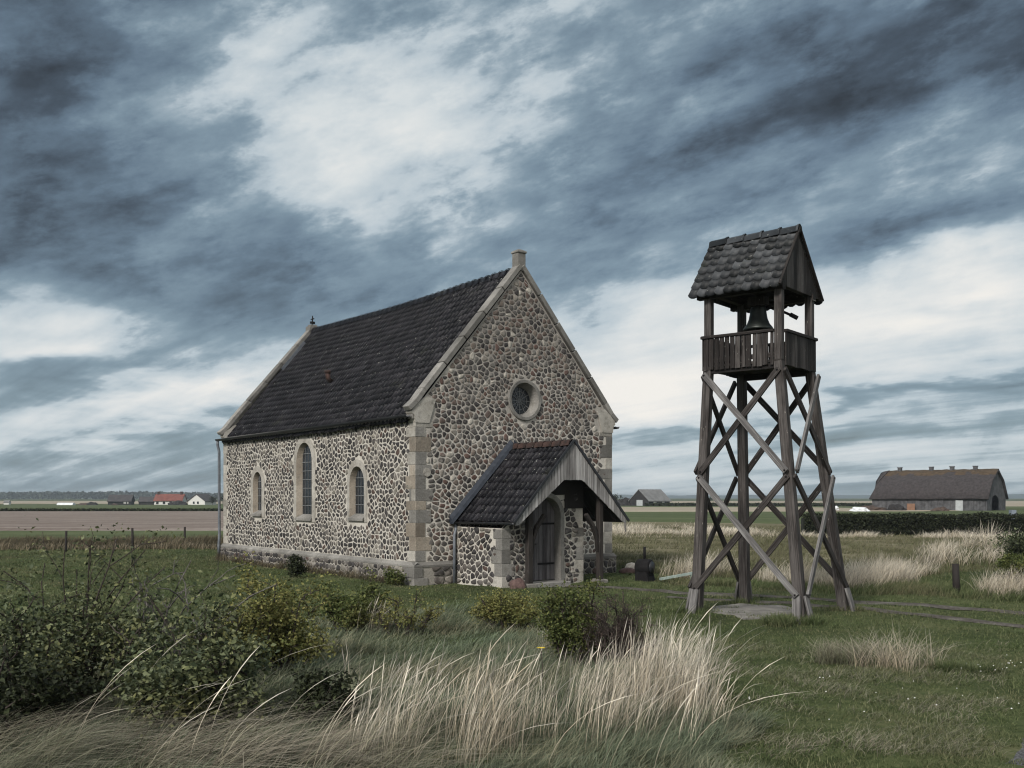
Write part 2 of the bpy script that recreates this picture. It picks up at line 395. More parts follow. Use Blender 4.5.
# east
field('rough_pasture', 'rough_land', [(-2, 34), (44, 34), (60, 61), (-2, 98)], .05, 120)
field('green_field', 'pasture', [(-2, 99), (60, 62), (62, 150), (-2, 142)], .17)
field('green_field', 'pasture', [(61, 62), (170, 62), (170, 240), (61, 149)], .19)
field('stubble_field', 'stubble', [(-6, 143), (70, 151), (70, 240), (-6, 240)], .21)
field('green_field', 'pasture', [(-6, 241), (300, 241), (300, 420), (-6, 420)], .25)
field('stubble_field', 'stubble', [(80, 300), (500, 300), (500, 520), (80, 520)], .29)
field('stubble_field', 'stubble', [(-900, 430), (900, 530), (900, 760), (-900, 760)], .33)
def far_hills():
    mb = MB(); n = 260; V = []; F = []
    for i in range(n + 1):
        a = R(-50 + 100 * i / n); u = a * 20
        h = 14 + 9 * mn.noise(Vector((u * .35, 0, 3))) + 5 * mn.noise(Vector((u * 1.4, 2, 3))) + 2.0 * mn.noise(Vector((u * 6, 2, 9)))
        for (d, hh) in ((2300, -2), (2450, max(h, 3) * .40), (2700, max(h, 3) * .55), (3200, -2)): V.append((d * math.sin(a), d * math.cos(a), hh))
    for i in range(n):
        for k in range(3): F.append((i*4 + k, (i+1)*4 + k, (i+1)*4 + k + 1, i*4 + k + 1))
    mb.addmesh(V, F, 0, True); kind(mb.build('hills', 'far_land'), 'structure')
m_plain('far_land', (.05, .075, .085), (.09, .12, .13), 0.004, 1.0)
far_hills()
def haze():
    m = bpy.data.materials.new('haze_air'); m.use_nodes = True; t = m.node_tree; t.nodes.clear()
    o = t.nodes.new('ShaderNodeOutputMaterial'); v = t.nodes.new('ShaderNodeVolumePrincipled'); t.links.new(v.outputs[0], o.inputs['Volume'])
    v.inputs['Color'].default_value = (.80, .88, .95, 1); v.inputs['Density'].default_value = 0.00024; v.inputs['Anisotropy'].default_value = 0.2
    M['haze_air'] = m; mb = MB(); mb.box((-7400, -60, -4), (7400, 7200, 15)); kind(mb.build('haze', 'haze_air'), 'stuff')
haze()
# track ruts, gravel road, paved pad
def ribbon(name, mt, pts, wid, z):
    P = [Vector((x, y, 0)) for x, y in pts]; Q = []
    for i in range(len(P) - 1):
        a, b, c, d = P[max(i-1, 0)], P[i], P[i+1], P[min(i+2, len(P)-1)]
        for k in range(12):
            u = k / 12; Q.append(0.5 * ((2*b) + (c-a)*u + (2*a - 5*b + 4*c - d)*u*u + (3*b - a - 3*c + d)*u**3))
    Q.append(P[-1]); V = []; F = []
    for i, p in enumerate(Q):
        tdir = (Q[min(i+1, len(Q)-1)] - Q[max(i-1, 0)]).normalized(); nn = Vector((-tdir.y, tdir.x, 0))
        for k in range(5):
            q = p + nn * (k / 4 - .5) * wid * (1 + .22 * mn.noise(Vector((i * .16, k // 3, z * 99)))); V.append((q.x, q.y, hz(q.x, q.y) + z + (-.012 if 0 < k < 4 else -.03)))
    for i in range(len(Q) - 1):
        for k in range(4): F.append((i*5 + k, (i+1)*5 + k, (i+1)*5 + k + 1, i*5 + k + 1))
    mb = MB(); mb.addmesh(V, F, 0, True); return kind(mb.build(name, mt), 'structure')
m_field('gravel_dirt', [(0.34, (.045, .040, .034)), (0.5, (.085, .077, .068)), (0.66, (.16, .15, .138))], 3, (1, 1, 1), 0, 24)
m_field('gravel_grey', [(0.40, (.035, .035, .036)), (0.5, (.085, .085, .088)), (0.60, (.20, .20, .205))], 34, (1, 1, 1), 0, 90)
TRACKS = [[(1.45, 25.7), (2.4, 25.2), (4.15, 23.7), (7.3, 21.7), (10.2, 19.6), (14, 16.6), (19, 12.5)], [(3.2, 22.9), (5.4, 21.4), (7.5, 19.9), (8.95, 17.4), (11.3, 14.2), (15, 10.5)]]
TRACKS[1] = [(3.6, 22.6), (5.6, 21.3), (7.3, 20.0), (9.1, 17.6), (12.0, 14.2), (16.5, 10.2)]
ribbon('dirt_track', 'gravel_dirt', TRACKS[0], .52, .040)
ribbon('dirt_track', 'gravel_dirt', TRACKS[1], .42, .040)
ribbon('gravel_road', 'gravel_grey', [(1.9, 3.4), (5.25, 8.2), (6.35, 9.8), (8.6, 12.0), (12.8, 12.5)], 1.9, .03)

# ------------------------------------------------------------------ chapel
PHI = R(37.5); C0 = (-2.52, 25.74); W, LN = 7.0, 13.3; UC = W / 2
EAVE, KNEE, APEX = 4.42, 4.62, 8.72
chapel = thing('chapel', 'small fieldstone chapel with steep black pantile roof and timber porch', 'chapel', (C0[0], C0[1], 0), PHI)
def clip(poly, px_, py_, nx, ny):
    """keep the side where (p-P).n <= 0"""
    out = []; n = len(poly)
    for i in range(n):
        a, b = poly[i], poly[(i+1) % n]
        da = (a[0]-px_)*nx + (a[1]-py_)*ny; db = (b[0]-px_)*nx + (b[1]-py_)*ny
        if da <= 0: out.append(a)
        if (da < 0 < db) or (db < 0 < da):
            u = da / (da - db); out.append((a[0] + (b[0]-a[0])*u, a[1] + (b[1]-a[1])*u))
    return out
def stones(mb, bound, pw, ph, to3, keep, mi, m=0.016, jx=.28, jy=.16, dome=.03, seed=1, grow=lambda a, b: 1.0):
    """boulders set in mortar: rounded Voronoi cells in rough courses. to3(a, b, h) maps wall coordinates and relief to 3D"""
    r = random.Random(seed); xs = [p[0] for p in bound]; ys = [p[1] for p in bound]; seeds = []
    y = min(ys) - ph; row = 0
    while y < max(ys) + ph:
        x = min(xs) - pw + r.random() * pw; hrow = ph * r.uniform(.68, 1.38)
        while x < max(xs) + pw:
            w = pw * r.choice((.38, .55, .75, .9, 1, 1.15, 1.35, 1.7)); seeds.append((x + w/2 + r.uniform(-jx, jx)*pw*.5, y + hrow/2 + r.uniform(-jy, jy)*ph)); x += w
        y += hrow; row += 1
    cs = max(pw, ph) * 1.6; grid = {}
    for i, (a, b) in enumerate(seeds): grid.setdefault((int(a // cs), int(b // cs)), []).append(i)
    nb = len(bound)
    for i, (a, b) in enumerate(seeds):
        if not keep(a, b): continue
        poly = [(a - cs, b - cs), (a + cs, b - cs), (a + cs, b + cs), (a - cs, b + cs)]
        ci, cj = int(a // cs), int(b // cs)
        near = [k for di in (-1, 0, 1) for dj in (-1, 0, 1) for k in grid.get((ci+di, cj+dj), []) if k != i]
        near.sort(key=lambda k: (seeds[k][0]-a)**2 + (seeds[k][1]-b)**2)
        g = m * grow(a, b) * r.uniform(.7, 1.35)
        for k in near[:14]:
            dx, dy = seeds[k][0]-a, seeds[k][1]-b; L_ = math.hypot(dx, dy)
            if L_ < 1e-6: continue
            poly = clip(poly, a + dx*(.5 - g/L_), b + dy*(.5 - g/L_), dx/L_, dy/L_)
            if len(poly) < 3: break
        for k in range(nb):
            if len(poly) < 3: break
            p, q = bound[k], bound[(k+1) % nb]; ex, ey = q[0]-p[0], q[1]-p[1]; L_ = math.hypot(ex, ey)
            nx, ny = ey/L_, -ex/L_
            poly = clip(poly, p[0] - nx*g, p[1] - ny*g, nx, ny)
        if len(poly) < 3: continue
        ar = abs(sum(poly[k][0]*poly[(k+1) % len(poly)][1] - poly[(k+1) % len(poly)][0]*poly[k][1] for k in range(len(poly)))) / 2
        if ar < .0018: continue
        for c_ in (r.uniform(.16, .26),):
            q = []
            for k in range(len(poly)):
                p0, p1 = poly[k], poly[(k+1) % len(poly)]
                q.append((p0[0] + (p1[0]-p0[0])*c_, p0[1] + (p1[1]-p0[1])*c_)); q.append((p1[0] + (p0[0]-p1[0])*c_, p1[1] + (p0[1]-p1[1])*c_))
            poly = q
        n = len(poly); cx = sum(p[0] for p in poly)/n; cy = sum(p[1] for p in poly)/n
        dd = dome * r.uniform(.5, 1.3); tx, ty = r.uniform(-.08, .08), r.uniform(-.08, .08)
        V = []
        for sc, h in ((1.0, -.012), (.95, dd*.6), (.70, dd)):
            for p in poly:
                ox, oy = (p[0]-cx)*sc, (p[1]-cy)*sc; V.append(to3(cx+ox, cy+oy, h + (ox*tx + oy*ty if h > 0 else 0)))
        F = [(k0*n + k, k0*n + (k+1) % n, (k0+1)*n + (k+1) % n, (k0+1)*n + k) for k0 in (0, 1) for k in range(n)] + [tuple(2*n + k for k in range(n))]
        mb.addmesh(V, F, mi, True)
def holed(mb, outer, holes, to3, mi=0):
    """flat wall sheet with openings"""
    bm = bmesh.new(); es = []
    for loop in [outer] + holes:
        vs = [bm.verts.new((p[0], p[1], 0)) for p in loop]
        es += [bm.edges.new((vs[i], vs[(i+1) % len(vs)])) for i in range(len(vs))]
    bmesh.ops.triangle_fill(bm, use_beauty=True, use_dissolve=False, edges=es)
    bm.verts.index_update()
    mb.addmesh([to3(v.co.x, v.co.y, 0) for v in bm.verts], [[v.index for v in f.verts] for f in bm.faces], mi); bm.free()
def arch(c, hw, z0, ztop, n=14, point=1.12):
    """outline of a round or slightly pointed arched opening, counter-clockwise from bottom right"""
    rise = hw * point; zs = ztop - rise
    return [(c - hw, z0), (c + hw, z0), (c + hw, zs)] + [(c + hw*math.cos(math.pi*k/n), zs + rise*math.sin(math.pi*k/n)) for k in range(1, n)] + [(c - hw, zs)]
def loft(mb, loops, to3, mi=0, closed=True):
    """walls between successive (loop, relief) outlines of equal count"""
    V = []; n = len(loops[0][0]); F = []
    for lp, h in loops: V += [to3(p[0], p[1], h) for p in lp]
    for k in range(len(loops) - 1):
        for i in range(n): F.append((k*n + i, k*n + (i+1) % n, (k+1)*n + (i+1) % n, (k+1)*n + i))
    mb.addmesh(V, F, mi)
sideT = lambda a, b, h: (-h, a, b)         # long wall: a along the nave, relief towards -x
gabT = lambda a, b, h: (a, -h, b)          # west gable: relief towards -y
PLZ = 0.56
WIN = [(10.20, .58, .37, .28, 1.62, 3.36), (6.56, .76, .55, .42, 1.54, 4.21), (3.14, .58, .43, .345, 1.60, 3.38)]   # centre, surround, opening, glass half widths, sill, top
def sgrow(a, b): return 1.0
# --- long wall
mb = MB()
holed(mb, [(0, 0), (LN, 0), (LN, EAVE + .05), (0, EAVE + .05)], [arch(c, o + .06, s + .04, t_ - .10) for c, su, o, g, s, t_ in WIN], sideT, 0)
def keep_side(a, b):
    for c, su, o, g, s, t_ in WIN:
        if abs(a - c) < su + .02 and s - .10 < b < t_ - su * .55: return False
        if b >= t_ - su * .6 and math.hypot(a - c, (b - (t_ - su)) ) < su + .03: return False
    q = .34 + .14 * mn.noise(Vector((b * 2.6, a > 5, 3)))
    return q < a < LN - q + .05 and b < EAVE - .02
stones(mb, [(.03, PLZ + .03), (LN - .03, PLZ + .03), (LN - .03, EAVE - .06), (.03, EAVE - .06)], .232, .120, sideT, keep_side, 1, m=.0165, jx=.5, jy=.24, seed=3, dome=.015)
mb.build('long_wall', ['lime_mortar', 'fieldstone_grey'], chapel)
# --- near gable wall
mb = MB(); RC = (3.62, 5.05)
circ = lambda r, n=32: [(RC[0] + r*math.cos(2*math.pi*k/n), RC[1] + r*math.sin(2*math.pi*k/n)) for k in range(n)]
gpent = [(0, 0), (W, 0), (W, KNEE), (UC, APEX), (0, KNEE)]
holed(mb, gpent, [circ(.50)], gabT, 0)
def m_gmortar():
    m, t, b = mat('gable_mortar'); oc = obcoord(t); sp = t.nodes.new('ShaderNodeSeparateXYZ'); t.links.new(oc, sp.inputs[0])
    n = noise(t, oc, .8, 7, .7)
    f = X(t, sp.outputs[2]) * .2 + (X(t, n.outputs[0]) - .5) * 2.2     # weather staining of the exposed upper gable
    k = ramp(t, (f - .35).clamp(), [(0.15, (.58, .55, .50)), (0.45, (.48, .45, .41)), (0.85, (.29, .268, .245))])
    n2 = noise(t, oc, 35, 4, .7); k = mixc(t, 1.0, k, ramp(t, n2.outputs[0], [(0.3, (.7,)*3), (0.6, (1.08,)*3)]), 'MULTIPLY')
    t.links.new(k, b.inputs['Base Color']); setp(b, Roughness=.95, Specular_IOR_Level=.1); bump(t, b, n2.outputs[0], .7, .015); M['gable_mortar'] = m
m_gmortar()
def keep_gab(a, b):
    if math.hypot(a - RC[0], b - RC[1]) < .64: return False
    q = .40 + .16 * mn.noise(Vector((b * 2.2, a > 3, 7)))
    if b < KNEE - .05 and not (q < a < W - q): return False
    if b >= KNEE - .40 and (a < .62 or a > W - .62) and b < KNEE + .36: return False
    return True
stones(mb, [(.03, PLZ + .03), (W - .03, PLZ + .03), (W - .03, KNEE), (UC, APEX - .05), (.03, KNEE)], .192, .126, gabT, keep_gab, 1, m=.0145, jx=.6, jy=.32, seed=8, dome=.015)
mb.build('gable_wall', ['gable_mortar', 'fieldstone_red'], chapel)
# --- far walls
mb = MB(); mb.face([(W, 0, 0), (W, LN, 0), (W, LN, EAVE), (W, 0, EAVE)])
mb.build('long_wall', 'lime_mortar', chapel)
mb = MB(); mb.face([(0, LN, 0), (0, LN, KNEE), (UC, LN, APEX), (W, LN, KNEE), (W, LN, 0)])
mb.build('gable_wall', 'lime_mortar', chapel)
# --- plinth
mb = MB(); E = .10
for (a0, b0), (a1, b1) in (((-E, -E), (W + E, 0)), ((-E, 0), (0, LN + E)), ((W, 0), (W + E, LN + E)), ((0, LN), (W, LN + E))):
    mb.box((a0, b0, -.3), (a1, b1, PLZ - .09), 0)
mb.v = [tuple(p) for p in mb.v]
def coping(a, b, nx, ny):
    (x0, y0), (x1, y1) = a, b; o = E + .015
    p = lambda x, y, off, z: (x + nx*off, y + ny*off, z)
    V = [p(x0, y0, o, PLZ - .10), p(x1, y1, o, PLZ - .10), p(x1, y1, o, PLZ - .05), p(x0, y0, o, PLZ - .05), p(x1, y1, -.01, PLZ + .04), p(x0, y0, -.01, PLZ + .04)]
    mb.addmesh(V, [(0, 1, 2, 3), (3, 2, 4, 5)], 2)
coping((-E - .015, 0), (W + E, 0), 0, -1); coping((0, LN + E), (0, -E - .015), -1, 0)
stones(mb, [(-.08, -.05), (LN + .08, -.05), (LN + .08, PLZ - .10), (-.08, PLZ - .10)], .21, .17, lambda a, b, h: (-E - h, a, b), lambda a, b: a > .3, 1, m=.014, seed=5)
stones(mb, [(-.08, -.05), (W + .08, -.05), (W + .08, PLZ - .10), (-.08, PLZ - .10)], .23, .17, lambda a, b, h: (a, -E - h, b), lambda a, b: a > .35, 1, m=.014, seed=6)
mb.build('plinth', ['weathered_mortar', 'fieldstone_grey', 'sandstone_grey'], chapel)
# --- corner stones
rq = random.Random(4)
QM = ['sandstone', 'sandstone_brown', 'sandstone_grey']
mq = [MB(), MB(), MB()]; z = PLZ + .05; k = 0
while z < KNEE - .40:
    h = min(rq.uniform(.24, .40), KNEE - .36 - z); la, lb = (.24, .50) if k % 2 else (.44, .28); mi = rq.choice((0, 0, 1, 2)) if z > 1.6 else rq.choice((0, 1, 1, 2)); o = .012 + rq.uniform(0, .008)
    j_ = lambda: rq.uniform(-.05, .05)
    mq[0].box((-o, -o, z), (lb + j_(), .3, z + h - .005), 2 if rq.random() < .55 else mi); mq[0].box((-o - .003, -o + .004, z), (.3, la + j_(), z + h - .005), mi)
    mq[1].box((W - lb - j_(), -o, z), (W + o, .3, z + h - .005), rq.choice((0, 2, 2)))
    mq[2].box((-o, LN - la - j_(), z), (.3, LN + o, z + h - .005), 0)
    z += h; k += 1
mq[0].box((-E - .03, -E - .03, -.2), (.30, .25, .18), 2); mq[0].box((-E - .027, -E - .027, .19), (.14, .36, .445), 2)
for q_ in mq: soft(q_.build('quoin_stone', QM, chapel), .006)
# --- cornice under the eave
mb = MB(); mb.box((-.09, .0, EAVE - .07), (0.02, LN, EAVE + .05), 0, 1); mb.build('cornice', 'sandstone_grey', chapel)
# --- windows
def window(c, su, o, g, s, t_):
    mb = MB(); pt = 1.12
    outer = arch(c, su, s - .02, t_, point=1.0); A = arch(c, o, s + .10, t_ - .20); Bq = arch(c, g, s + .22, t_ - .27)
    loft(mb, [(outer, -.01), (outer, .022), (A, .026)], sideT, 0); loft(mb, [(A, .026), (Bq, -.14)], sideT, 1)
    wn = mb.build('window', ['sandstone', 'sandstone_brown'], chapel)
    m2 = MB(); fl = arch(c, g - .002, s + .22, t_ - .27); m2.face([sideT(p[0], p[1], -.13) for p in fl]); m2.build('glass', 'window_glass', wn)
    m3 = MB(); n = 5 if t_ < 4 else 8
    for k in range(1, n):
        zz = s + .22 + (t_ - .27 - s - .22) * k / n; ww = g if zz < t_ - .27 - g * 1.1 else g * .75
        m3.beam(sideT(c - ww, zz, -.12), sideT(c + ww, zz, -.12), .02, .018)
    for q in (-.5, 0, .5): m3.beam(sideT(c + q * g, s + .22, -.122), sideT(c + q * g, t_ - .29 - (0 if q == 0 else g * .14), -.122), .012, .014)
    m3.build('lead_grid', 'grey_metal', wn)
    m4 = MB(); m4.hexa([(-.075, c - o - .02, s + .02), (-.075, c + o + .02, s + .02), (.128, c + g, s + .13), (.128, c - g, s + .13), (-.075, c - o - .02, s + .09), (-.075, c + o + .02, s + .09), (.128, c + g, s + .22), (.128, c - g, s + .22)], 0, 0)
    m4.build('sill', 'sandstone_grey', wn)
for w_ in WIN: window(*w_)
# --- round window
mb = MB(); loft(mb, [(circ(.59), -.01), (circ(.59), .035), (circ(.57), .05), (circ(.49), .045), (circ(.385), -.24)], gabT, 0)
rw = mb.build('round_window', 'sandstone_grey', chapel)
mb = MB(); mb.face([gabT(p[0], p[1], -.245) for p in circ(.38)]); mb.build('glass', 'window_glass', rw)
mb = MB()
for k in range(6):
    a = math.pi * k / 6; mb.beam(gabT(RC[0] - .37*math.cos(a), RC[1] - .37*math.sin(a), -.236), gabT(RC[0] + .37*math.cos(a), RC[1] + .37*math.sin(a), -.236), .018, .016, (0, 1, 0))
for rr in (.12, .26): mb.tube([gabT(p[0], p[1], -.236) for p in circ(rr, 24)] + [gabT(RC[0] + rr, RC[1], -.236)], .011, 5, cap=False)
mb.build('lead_grid', 'grey_metal', rw)
# --- roof
def pantiles(mb, org, ds, dr, nrm, ls, lr, tw, pitch, amp, thick, seed, mi=0, over=.06, prof=None, scallop=0):
    r = random.Random(seed); org, ds, dr, nrm = Vector(org), Vector(ds).normalized(), Vector(dr).normalized(), Vector(nrm).normalized()
    prof = prof or [(0, .55), (.14, 1.0), (.30, .55), (.52, -.15), (.76, -.2), (1.03, .55)]
    nc = max(1, round(ls / tw)); tw = ls / nc; nr = max(1, round(lr / pitch)); pitch = lr / nr; n = len(prof)
    for j in range(nr):
        for i in range(nc):
            tl = r.uniform(-.006, .012) + (.02 if r.random() < .03 else 0); sh = r.uniform(-.006, .006); ln = r.uniform(-.016, .016) - (.04 if r.random() < .012 else 0); V = []
            for (rr, lift) in ((j*pitch + ln, thick + tl), ((j+1)*pitch + over, 0.0)):
                for q, h in prof: V.append(org + ds*(i*tw + q*tw + sh) + dr*(rr - scallop*(math.sin(math.pi*min(q, 1)) if lift else 0)) + nrm*(amp*h + lift))
            for q, h in prof: V.append(org + ds*(i*tw + q*tw + sh) + dr*(j*pitch + ln - scallop*math.sin(math.pi*min(q, 1))) + nrm*(amp*h + tl - .012))
            F = [(k, k+1, n+k+1, n+k) for k in range(n-1)] + [(2*n+k, 2*n+k+1, k+1, k) for k in range(n-1)]
            mb.addmesh(V, F, mi, True)
sag = lambda y: .07*math.sin(math.pi*min(max(y/LN, 0), 1))**2 + .018*mn.noise(Vector((y*.5, 0, 8)))
RIDGE = 8.74; slope = Vector((UC, 0, RIDGE - EAVE)); SL = slope.length
for sgn in (1, -1):
    mb = MB(); x0 = -.16 if sgn == 1 else W + .16
    dr = Vector((sgn*UC, 0, RIDGE - EAVE)).normalized(); nr = Vector((-sgn*(RIDGE - EAVE), 0, UC)).normalized()
    org = Vector((0 if sgn == 1 else W, .22, EAVE + .02)) - dr*.20
    mb.face([org + nr*-.03, org + nr*-.03 + Vector((0, LN - .44, 0)), org + nr*-.03 + Vector((0, LN - .44, 0)) + dr*(SL + .2), org + nr*-.03 + dr*(SL + .2)])
    pantiles(mb, org, (0, 1, 0), dr, nr, LN - .44, SL + .2, .212, .265, .052, .015, 20 + sgn)
    mb.v = [(x_, y_, z_ - sag(y_)) for x_, y_, z_ in mb.v]
    roof = mb.build('roof', 'black_pantile', chapel)
    if sgn == 1: roof_l = roof
mb = MB(); y = .22; i = 0
while y < LN - .30:
    a = Vector((UC, y, RIDGE + .0)); 
    prof = [(-.15, -.10), (-.11, .03), (-.04, .085), (.04, .085), (.11, .03), (.15, -.10)]
    V = [(UC + p, y, RIDGE + q + .015) for p, q in prof] + [(UC + p*.9, y + .36, RIDGE + q*.95) for p, q in prof] + [(UC + p*1.12, y - .03, RIDGE + q*1.1 + .03) for p, q in prof] + [(UC + p*1.12, y + .05, RIDGE + q*1.1 + .03) for p, q in prof]
    F = [(k, k+1, 7+k, 6+k) for k in range(5)] + [(12+k, 13+k, 19+k, 18+k) for k in range(5)]
    mb.addmesh(V, F, 0, True); y += .335
mb.v = [(x_, y_, z_ - sag(y_) + .012*mn.noise(Vector((0, round(y_/.335)*1.7, 2)))) for x_, y_, z_ in mb.v]
mb.build('ridge_tile', 'black_pantile', roof_l)
def on_roof(y, z, off):
    u = (z - EAVE) / (RIDGE - EAVE); n_ = Vector((-(RIDGE - EAVE), 0, UC)).normalized(); return Vector((u*UC, y, z)) + n_*off
mb = MB(); p = on_roof(7.4, 6.1, 0); mb.tube([p, p + Vector((-.12, 0, .10)), p + Vector((-.14, 0, .30))], .085, 10); mb.tube([p + Vector((-.14, 0, .26)), p + Vector((-.14, 0, .36))], .105, 10)
mb.build('vent_pipe', 'red_clay', roof_l)
mb = MB()
for a, b in ((8.2, 6.6), (12.7, 5.0)):
    pass
mb.beam(on_roof(LN - .62, EAVE + 2.6, .07), on_roof(LN - .62, RIDGE - .6, .07), .20, .03, (0, 1, 0)); mb.build('flashing', 'lead', roof_l)
# --- gable copings
def gcoping(y0, y1, name):
    mb = MB()
    for sgn in (1, -1):
        xk = -.16 if sgn == 1 else W + .16
        pts = [(-.20, KNEE - .02), (.02, KNEE + .17), (.28, KNEE + .50), (UC, APEX + .13)]
        for (a0, z0), (a1, z1) in zip(pts, pts[1:]):
            if sgn == -1: a0, a1 = W - a0, W - a1
            d = Vector((a1 - a0, 0, z1 - z0)).normalized(); nn = Vector((-d.z*sgn, 0, d.x*sgn)); t_ = .09
            A0, A1 = Vector((a0, 0, z0)), Vector((a1, 0, z1))
            q = lambda P_, y_, o_: (P_ + nn*o_) + Vector((0, y_, 0))
            seg = max(1, int((A1 - A0).length / .95))
            for k in range(seg):
                S0 = A0.lerp(A1, k/seg); S1 = A0.lerp(A1, (k+1)/seg - .006)
                mb.hexa([q(S0, y0, -.05), q(S0, y1, -.05), q(S1, y1, -.05), q(S1, y0, -.05), q(S0, y0, t_), q(S0, y1, t_), q(S1, y1, t_), q(S1, y0, t_)])
    return soft(mb.build(name, 'sandstone_grey', chapel), .012)
gcoping(-.06, .25, 'gable_coping'); gcoping(LN - .25, LN + .06, 'gable_coping')
for y0, y1 in ((-.03, .28), (LN - .28, LN + .03)):
    for sx in (0, 1):
        mb = MB(); X_ = lambda a: W - a if sx else a
        pr = [(-.02, KNEE - .36), (.40, KNEE - .36), (.60, KNEE + .26), (.30, KNEE + .32), (-.08, KNEE + .02), (-.12, KNEE - .10), (-.04, KNEE - .18)]
        V = [(X_(a), y0, b) for a, b in pr] + [(X_(a), y1, b) for a, b in pr]; n = len(pr)
        mb.addmesh(V, [tuple(range(n)), tuple(range(2*n-1, n-1, -1))] + [(i, (i+1) % n, n + (i+1) % n, n + i) for i in range(n)])
        soft(mb.build('kneeler_stone', 'sandstone', chapel), .012)
mb = MB(); mb.box((UC - .14, -.04, APEX - .02), (UC + .14, .24, APEX + .48)); mb.box((UC - .165, -.065, APEX + .48), (UC + .165, .265, APEX + .54))
mb.hexa([(UC - .16, -.06, APEX + .54), (UC + .16, -.06, APEX + .54), (UC + .16, .26, APEX + .54), (UC - .16, .26, APEX + .54), (UC - .05, .05, APEX + .60), (UC + .05, .05, APEX + .60), (UC + .05, .15, APEX + .60), (UC - .05, .15, APEX + .60)])
soft(mb.build('finial', 'sandstone_grey', chapel), .012)
mb = MB(); mb.box((UC - .2, LN - .32, APEX + .02), (UC + .2, LN + .05, APEX + .2)); mb.box((UC - .13, LN - .25, APEX + .2), (UC + .13, LN, APEX + .27))
fin = mb.build('finial', 'sandstone_grey', chapel)
mb = MB(); mb.tube([(UC, LN - .13, APEX + .25), (UC, LN - .13, APEX + .62)], .022, 6); mb.tube([(UC, LN - .26, APEX + .50), (UC, LN, APEX + .50)], .022, 6); mb.tube([(UC - .09, LN - .13, APEX + .36), (UC + .09, LN - .13, APEX + .36)], .05, 6)
mb.build('iron_cross', 'black_iron', fin)
# --- gutters
def gutter(mb, a, b, r=.075):
    a, b = Vector(a), Vector(b); d = (b - a).normalized(); s_ = d.cross(Vector((0, 0, 1))).normalized(); n = 8; V = []; F = []
    for P_ in (a, b):
        for rr in (r, r - .012):
            V += [P_ + s_*(rr*math.cos(math.pi*(1 + k/n))) + Vector((0, 0, rr*math.sin(math.pi*(1 + k/n)))) for k in range(n + 1)]
    m_ = n + 1
    for k in range(n):
        F += [(k, k+1, 2*m_+k+1, 2*m_+k), (m_+k+1, m_+k, 3*m_+k, 3*m_+k+1), (k, m_+k, m_+k+1, k+1), (2*m_+k+1, 3*m_+k+1, 3*m_+k, 2*m_+k)]
    mb.addmesh(V, F, 0, True)
mb = MB(); gutter(mb, (-.22, .02, EAVE + .03), (-.22, LN + .12, EAVE + .0)); gt = mb.build('gutter', 'zinc_dark', chapel)
mb = MB(); gutter(mb, (W + .2, -.06, EAVE + .03), (W + .2, LN + .1, EAVE)); mb.build('gutter', 'zinc_dark', chapel)
mb = MB(); mb.tube([(-.22, LN + .05, EAVE - .05), (-.22, LN + .05, EAVE - .2), (-.16, LN + .05, EAVE - .45), (-.15, LN + .05, PLZ + .3), (-.17, LN + .05, PLZ), (-.17, LN + .05, 0)], .05, 10)
mb.build('downpipe', 'lead', chapel)
mb = MB(); mb.lathe([(.115, .0), (.115, .012)], (0, 0, 0), 20); mb.face([(.115*math.cos(2*math.pi*k/20), .115*math.sin(2*math.pi*k/20), .012) for k in range(20)])
d_ = mb.build('wall_disc', 'pale_boulder', chapel, (.34, -.022, 2.95)); d_.rotation_euler = (R(90), 0, 0)

# ------------------------------------------------------------------ porch
PU0, PU1, PV = 1.23, 3.95, 2.11            # stone vestibule
RU, RS, RV = 3.16, 1.90, 2.62              # roof ridge, half span, projection
RZ, RE = 3.69, 1.66
mb = MB(); pside = lambda a, b, h: (PU0 - h, -a, b); pfront = lambda a, b, h: (a, -PV - h, b); pright = lambda a, b, h: (PU1 + h, -a, b)
zl = lambda u: RZ - .12 - (RZ - RE) * abs(u - RU) / RS
mb.face([pside(0, -.2, 0), pside(PV, -.2, 0), pside(PV, zl(PU0), 0), pside(0, zl(PU0), 0)])
mb.face([pright(0, -.2, 0), pright(PV, -.2, 0), pright(PV, zl(PU1), 0), pright(0, zl(PU1), 0)])
DC, DH, DT = 2.64, .50, 2.24               # door opening
holed(mb, [(PU0, -.2), (DC - DH - .1, -.2), (DC - DH - .1, .3), (DC - DH - .1, DT - .4)] + [(DC + (DH + .1)*math.cos(math.pi*(1 - k/12)), DT - .4 + (DH + .06)*math.sin(math.pi*k/12)) for k in range(1, 12)] + [(DC + DH + .1, DT - .4), (DC + DH + .1, -.2), (PU1, -.2), (PU1, zl(PU1)), (RU, RZ - .12), (PU0, zl(PU0))], [], pfront)
stones(mb, [(.02, .0), (PV - .03, .0), (PV - .03, 1.5), (.02, 1.55)], .24, .140, pside, lambda a, b: a < PV - (.44 if int(b/.34) % 2 else .26), 1, m=.016, seed=12, jx=.4, jy=.25)
def kf(a, b):
    q = .28 if int(b/.34) % 2 else .20
    return PU0 + q < a < PU1 - q and not (abs(a - DC) < DH + .14 and b < DT - .3) and math.hypot(a - DC, b - (DT - .4)) > DH + .14
stones(mb, [(PU0 + .02, .0), (PU1 - .02, .0), (PU1 - .02, 2.5), (PU0 + .02, zl(PU0))], .195, .130, pfront, kf, 1, m=.016, seed=13, jx=.4, jy=.25)
porch = mb.build('porch', ['lime_mortar', 'fieldstone_grey'], chapel)
mq = [MB(), MB()]; z = .0; k = 0
